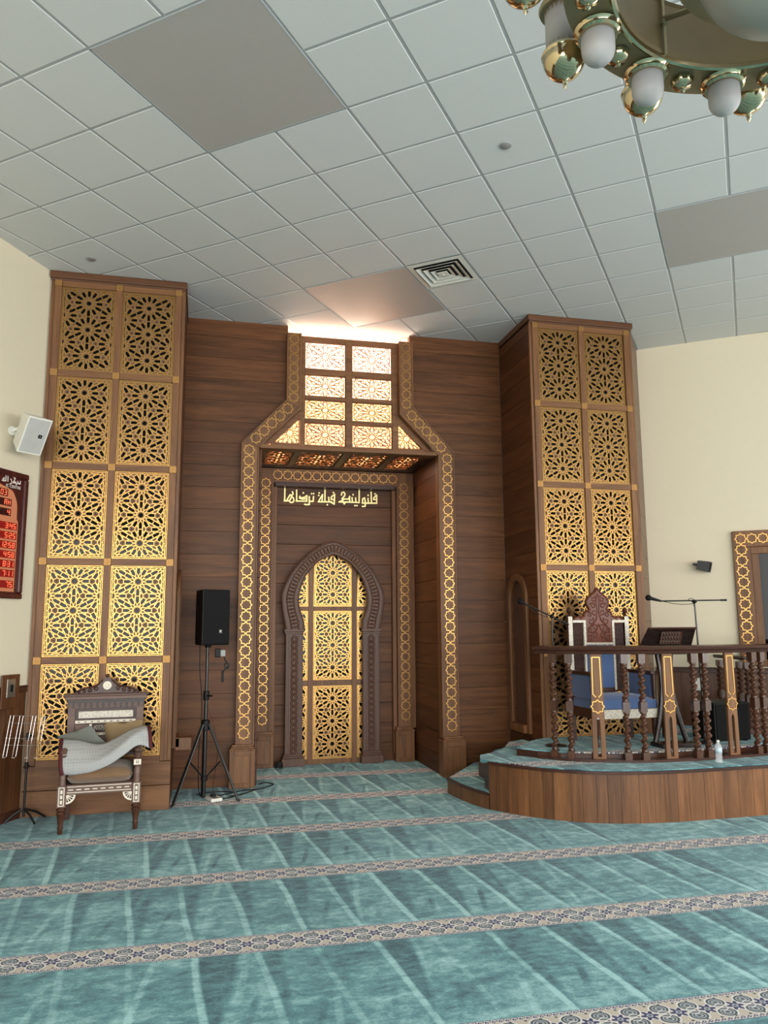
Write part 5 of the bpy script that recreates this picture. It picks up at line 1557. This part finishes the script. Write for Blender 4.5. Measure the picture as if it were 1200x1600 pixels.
fc = thing('floor_cable', 'tangle of black cables on the carpet at the foot of the portal frame', 'cable', (.4, 8.7, 0))
mb = MB()
mb.tube(crom([(.20, 8.60, .006), (.35, 8.72, .006), (.52, 8.85, .006), (.68, 8.88, .006), (.78, 8.98, .006), (.86, 9.10, .006), (.78, 9.22, .006), (.70, 9.14, .006)], 6), .006, 6)
mb.tube(crom([(.08, 8.62, .006), (.22, 8.50, .006), (.36, 8.52, .006), (.44, 8.66, .006), (.36, 8.82, .006), (.18, 8.84, .006), (.02, 8.74, .006)], 6), .006, 6)
mb.tube(crom([(.36, 8.56, .012), (.48, 8.62, .012), (.60, 8.78, .010), (.66, 8.86, .010)], 6), .006, 6)
mb.build('leads', M_rubber, fc, smooth=True)
pw = thing('power_strip', 'small white power strip on the carpet under the tripod stand', 'power strip', (.19, 8.47, 0), radians(20))
mb = MB(); mb.box(-.06, .06, -.10, .10, .001, .032); mb.build('case', M_white, pw, local=True, bevel=.005)
for k in range(3):
    mb = MB(); mb.box(-.03, .03, -.075+.055*k, -.045+.055*k, .0322, .0335); mb.build('socket', M_black, pw, local=True)
mb = MB(); mb.box(-.022, .022, -.02, .03, .034, .062); mb.build('plug', M_black, pw, local=True, bevel=.004)
t = thing('cable_bundle', 'small black bundle of cable on the floor left of the arched door', 'cable', (1.02, 10.1, 0))
mb = MB(); rr = random.Random(2)
for k in range(5):
    r = .035+.01*rr.random(); mb.tube([(1.02+r*cos(2*pi*i/12), 10.12+r*sin(2*pi*i/12)*.8, .012+.012*k+.01*sin(i+k)) for i in range(12)], .0075, 6, True)
mb.build('coil', M_rubber, t, smooth=True)

# ------------------------------------------------------------------ chrome music stand
ms = thing('music_stand', 'folding music stand with chrome wire desk beside the left wainscot', 'music stand', (-1.51, 7.97, 0))
sx_, sy_ = -1.51, 7.97
mb = MB(); mb.tube([(sx_, sy_, .05), (sx_, sy_, .52)], .011, 10); mb.build('lower_tube', M_blackm, ms, smooth=True)
mb = MB(); mb.tube([(sx_, sy_, .50), (sx_, sy_, .76)], .0075, 10); mb.build('upper_tube', M_chrome, ms, smooth=True)
mb = MB(); mb.lathe([(.017, .47), (.018, .52), (.014, .53)], (sx_, sy_, 0), 12); mb.tube([(sx_, sy_, .5), (sx_+.03, sy_-.02, .5)], .006, 6); mb.build('clamp', M_black, ms, smooth=True)
mb = MB(); mb.box(sx_-.018, sx_+.018, sy_-.02, sy_+.02, .73, .79); mb.tube([(sx_-.02, sy_, .76), (sx_+.045, sy_-.01, .77)], .009, 8); mb.build('desk_joint', M_black, ms, bevel=.004)
for fx, fy in ((-1.39, 7.84), (-1.345, 8.10), (-1.66, 7.93)):
    mb = MB(); mb.tube([(sx_, sy_, .12), (sx_+(fx-sx_)*.55, sy_+(fy-sy_)*.55, .075), (fx, fy, .012)], .010, 8); mb.build('leg', M_blackm, ms, smooth=True)
MD = Matrix.Translation((-1.535, 7.90, .75)) @ Matrix.Rotation(radians(-10), 4, 'X') @ Matrix.Rotation(radians(3), 4, 'Y')
mb = MB()
def wire(pts): mb.tube([MD @ Vector(p) for p in pts], .0019, 6)
for z in (.20, .135, .0, -.06): wire([(-.165, 0, z), (.175, 0, z)])
for x in (-.14, -.06, .05, .13): 
    wire([(x, -.004, .20), (x-.012, -.004, -.16), (x-.012, -.03, -.17), (x+.016, -.03, -.17), (x+.016, -.004, -.16), (x+.028, -.004, .20)])
mb.build('wire_desk', M_chrome, ms, smooth=True)

# ------------------------------------------------------------------ chandelier
M_frost = NT('frosted lamp glass').set(color=srgb(176, 171, 170), rough=.5, spec=.35)
M_alab = NT('alabaster glass bowl'); _n = M_alab.noise(M_alab.obj(), 5, 5)
M_alab = M_alab.set(color=M_alab.mix(_n, srgb(146, 143, 134), srgb(176, 174, 166)), rough=.3)
ch = thing('chandelier', 'large round brass ring chandelier with frosted lamp domes hanging from the ceiling', 'chandelier', (1.546, 1.575, 3.60))
def cb_(mb, name, mat, parent=ch, **k): return mb.build(name, mat, parent, local=True, **k)
def mixed(prof, n=96):
    mb = MB(); mb.lathe(prof, (0, 0, 0), n, caps=False); return mb
mb = mixed([(.4885, .005), (.497, -.004), (.506, 0), (.618, .0), (.627, .004), (.629, .015), (.627, .12), (.635, .128), (.627, .136), (.600, .138), (.598, .012), (.510, .012), (.510, .02)])
cb_(mb, 'ring_band', M_brass2, smooth=30)
mb = mixed([(.486, .0), (.480, .012), (.478, .02), (.483, .03), (.483, .20), (.476, .21), (.490, .22), (.497, .21), (.497, .012)])
cb_(mb, 'inner_drum', plain('bronze drum sheet', srgb(128, 106, 70), .5), smooth=30)
mb = mixed([(.497, -.006), (.490, -.010), (.482, -.006), (.478, .004), (.484, .010)]); cb_(mb, 'drum_rim', M_brass, smooth=40)
def polar(r, a, z): return Vector((r*cos(radians(a)), r*sin(radians(a)), z))
lamp0 = stud0 = lant0 = None
for k in range(12):
    a = 102.5+30.6*0+30*k
    if lamp0 is None:
        mb = MB(); prof = [(.049, -.012), (.052, -.03), (.052, -.075)]+[(.052*cos(t_), -.075-.050*sin(t_)) for t_ in [pi/2*i/7 for i in range(1, 8)]]
        mb.lathe(prof, (0, 0, 0), 28); lamp0 = cb_(mb, 'lamp_dome', M_frost, smooth=60)
        mb = MB(); mb.lathe([(.050, .0), (.070, -.001), (.073, -.008), (.068, -.014), (.066, -.018), (.069, -.024), (.062, -.031), (.053, -.031), (.053, -.012)], (0, 0, 0), 32, caps=False); cb_(mb, 'brass_collar', M_brass, lamp0, smooth=40); o = lamp0
    else: o = copy_tree(lamp0, ch)
    o.location = polar(.556, a, 0)
    a2 = a-15.
    if stud0 is None:
        mb = MB(); R_ = []
        for i, (r, z) in enumerate([(.026, .0), (.037, -.003), (.035, -.014), (.028, -.027), (.016, -.036), (.006, -.039)]):
            R_.append([Vector(((r*(1+(.05*cos(j*pi*2/3)) if i in (1, 2, 3) else r))*cos(2*pi*j/24), (r*(1+(.05*cos(j*pi*2/3)) if i in (1, 2, 3) else r))*sin(2*pi*j/24), z)) for j in range(25)])
        mb.grid(R_); mb.lathe([(.005, -.036), (.009, -.041), (.005, -.046), (.001, -.049)], (0, 0, 0), 10); stud0 = cb_(mb, 'brass_rosette', M_brass, smooth=50); o = stud0
    else: o = copy_tree(stud0, ch)
    o.location = polar(.556, a2, 0)
    a3 = 121.+30*k
    if lant0 is None:
        mb = MB(); mb.lathe([(.058, .03), (.058, .20)], (0, 0, 0), 28, caps=False); lant0 = cb_(mb, 'lantern_glass', M_frost, smooth=True, solid=.004)
        mb = MB(); prof = [(.055, .036), (.074, .034), (.077, .026), (.073, .020)]+[(.073*cos(t_), .018-.078*sin(t_)) for t_ in [pi/2*i/9 for i in range(0, 9)]]+[(.010, -.062), (.005, -.066), (.010, -.073), (.005, -.080), (.008, -.087), (.003, -.094), (.001, -.100)]
        mb.lathe(prof, (0, 0, 0), 32, caps=False); cb_(mb, 'lantern_bowl', M_brass, lant0, smooth=50)
        mb = MB(); mb.lathe([(.056, .192), (.076, .194), (.080, .205), (.076, .215), (.066, .235), (.045, .262), (.018, .285), (.012, .31)], (0, 0, 0), 32, caps=False); cb_(mb, 'lantern_cap', M_brass2, lant0, smooth=50)
        for z0_, z1_ in ((.034, .058), (.196, .172)):
            mb = MB()
            for i in range(24):
                b = 2*pi*i/24
                c_ = Vector((.0605*cos(b), .0605*sin(b), 0)); t_ = Vector((-sin(b), cos(b), 0))*.0055
                mb.face([c_+t_+Vector((0, 0, z0_)), c_-t_+Vector((0, 0, z0_)), c_*1.02+Vector((0, 0, z1_))])
            cb_(mb, 'gallery', M_brass2, lant0, solid=.001)
        o = lant0
    else: o = copy_tree(lant0, ch)
    o.location = polar(.735, a3, .05); o.rotation_euler = (0, 0, radians(a3))
for k in range(12):
    a = 121.+30*k
    mb = MB(); mb.tube(crom([polar(.625, a, .10), polar(.66, a, .06), polar(.70, a, .20), polar(.735, a, .38), polar(.735, a, .345)], 5), .007, 6); cb_(mb, 'lantern_arm', M_brass, smooth=True)
for k in range(6):
    a = 102.+60*k
    mb = MB(); mb.tube([polar(.474, a, .0), polar(.474, a, .21)], .006, 8); mb.tube([polar(.470, a, .13), polar(.305, a+2, .045)], .010, 8); mb.sphere(polar(.470, a, .12), .012, 8); cb_(mb, 'strut', M_brass2, smooth=True)
mb = MB(); mb.lathe([(.255, .004), (.262, -.002), (.308, -.002), (.316, .003), (.318, .012), (.312, .05), (.29, .10), (.20, .16), (.06, .20)], (0, 0, 0), 64, caps=False); cb_(mb, 'bowl_rim', M_brass2, smooth=40)
mb = MB(); mb.lathe([(.260*sin(t_), .0-.220*cos(t_)*1.0) for t_ in [pi/2*i/14 for i in range(15)]], (0, 0, 0), 56, caps=False); cb_(mb, 'glass_bowl', M_alab, smooth=True)
mb = MB(); mb.lathe([(.06, .195), (.03, .24), (.03, .6), (.012, .62), (.012, 1.74), (.07, 1.75), (.075, 1.795)], (0, 0, 0), 20); cb_(mb, 'hanging_rod', M_brass, smooth=True)
for k in range(6):
    a = 118.+60*k
    mb = MB(); mb.tube([polar(.49, a, .215), polar(.02, a, 1.2)], .005, 6); cb_(mb, 'chain', M_brass)
# ------------------------------------------------------------------ camera
cam = bpy.data.objects.new('camera', bpy.data.cameras.new('camera')); COL.objects.link(cam)
cam.data.sensor_fit = 'AUTO'; cam.data.sensor_width = 36; cam.data.lens = 1213.9/1600*36
cam.data.clip_start = .05; cam.data.clip_end = 200
pitch, roll, yaw = .14721796, -.0063, radians(13.3)
cp, sp = cos(pitch), sin(pitch)
fw = Vector((0, cp, sp)); rt = Vector((1, 0, 0)); up = Vector((0, -sp, cp))
r2 = rt*cos(roll)+up*sin(roll); u2 = -rt*sin(roll)+up*cos(roll)
Rz = Matrix.Rotation(-yaw, 3, 'Z')
r2, u2, fw = Rz @ r2, Rz @ u2, Rz @ fw
cam.matrix_world = Matrix(((r2.x, u2.x, -fw.x, 0), (r2.y, u2.y, -fw.y, 0), (r2.z, u2.z, -fw.z, EYE), (0, 0, 0, 1)))
SC.camera = cam

# ------------------------------------------------------------------ light
w = bpy.data.worlds.new('sky'); SC.world = w; w.use_nodes = True
nt = w.node_tree; bg = nt.nodes['Background']
sky = nt.nodes.new('ShaderNodeTexSky'); sky.sky_type = 'HOSEK_WILKIE'; sky.turbidity = 4; sky.sun_direction = (.5, -.5, .6)
nt.links.new(sky.outputs[0], bg.inputs[0]); bg.inputs[1].default_value = .6
def window_light(p, q, s0, s1, z0, z1, power, col, out=.25, spread=pi):
    l = hypot(q[0]-p[0], q[1]-p[1]); u = ((q[0]-p[0])/l, (q[1]-p[1])/l); n = (-u[1], u[0])
    c = ((s0+s1)/2, (z0+z1)/2)
    d = bpy.data.lights.new('daylight', 'AREA'); d.shape = 'RECTANGLE'; d.size = s1-s0; d.size_y = z1-z0; d.energy = power; d.color = col; d.spread = spread
    o = bpy.data.objects.new('daylight', d); COL.objects.link(o)
    o.location = (p[0]+u[0]*c[0]-n[0]*out, p[1]+u[1]*c[0]-n[1]*out, c[1])
    o.rotation_euler = Vector((n[0], n[1], 0)).to_track_quat('-Z', 'Y').to_euler()
    return o
DAY = (1., .99, .97)
for s0, s1 in ((.6, 3.0), (3.9, 6.3)): window_light(R2, B, s0, s1, .5, 3.6, 230, DAY)
for s0, s1, pw_ in ((.6, 4.4, 230), (4.8, 8.6, 560), (9.0, 11.8, 470)): window_light(L2, L3, s0, s1, .25, 4.5, pw_, DAY)
for s0, s1 in ((.4, 4.2), (4.6, 8.4)): window_light(L3, R3, s0, s1, .25, 4.5, 500, DAY)
for s0, s1 in ((1.2, 4.2), (5.2, 8.2)): window_light(R3, R2, s0, s1, .5, 3.9, 300, DAY)
window_light((2.90, 10.62), (.60, 10.62), .45, 1.85, 4.13, H-.06, 200, (1., .76, .58), out=.06)
d = bpy.data.lights.new('shaft_fill', 'AREA'); d.shape = 'RECTANGLE'; d.size = 1.7; d.size_y = .7; d.energy = 380; d.color = (1., .66, .46)  # added fill lamp under the closed shaft top, warms soffit and niche
o = bpy.data.objects.new('shaft_fill', d); COL.objects.link(o); o.location = (1.75, 9.95, 5.36)

vs = SC.view_settings
SC.display_settings.display_device = 'sRGB'
vs.view_transform = 'Standard'; vs.look = 'None'; vs.gamma = 1; vs.use_curve_mapping = False
vs.exposure = 0.0
SC.cycles.use_denoising = True
SC.cycles.max_bounces = 8; SC.cycles.diffuse_bounces = 5; SC.cycles.glossy_bounces = 4; SC.cycles.transmission_bounces = 6
SC.cycles.sample_clamp_indirect = 6
SC.cycles.caustics_reflective = False; SC.cycles.caustics_refractive = False
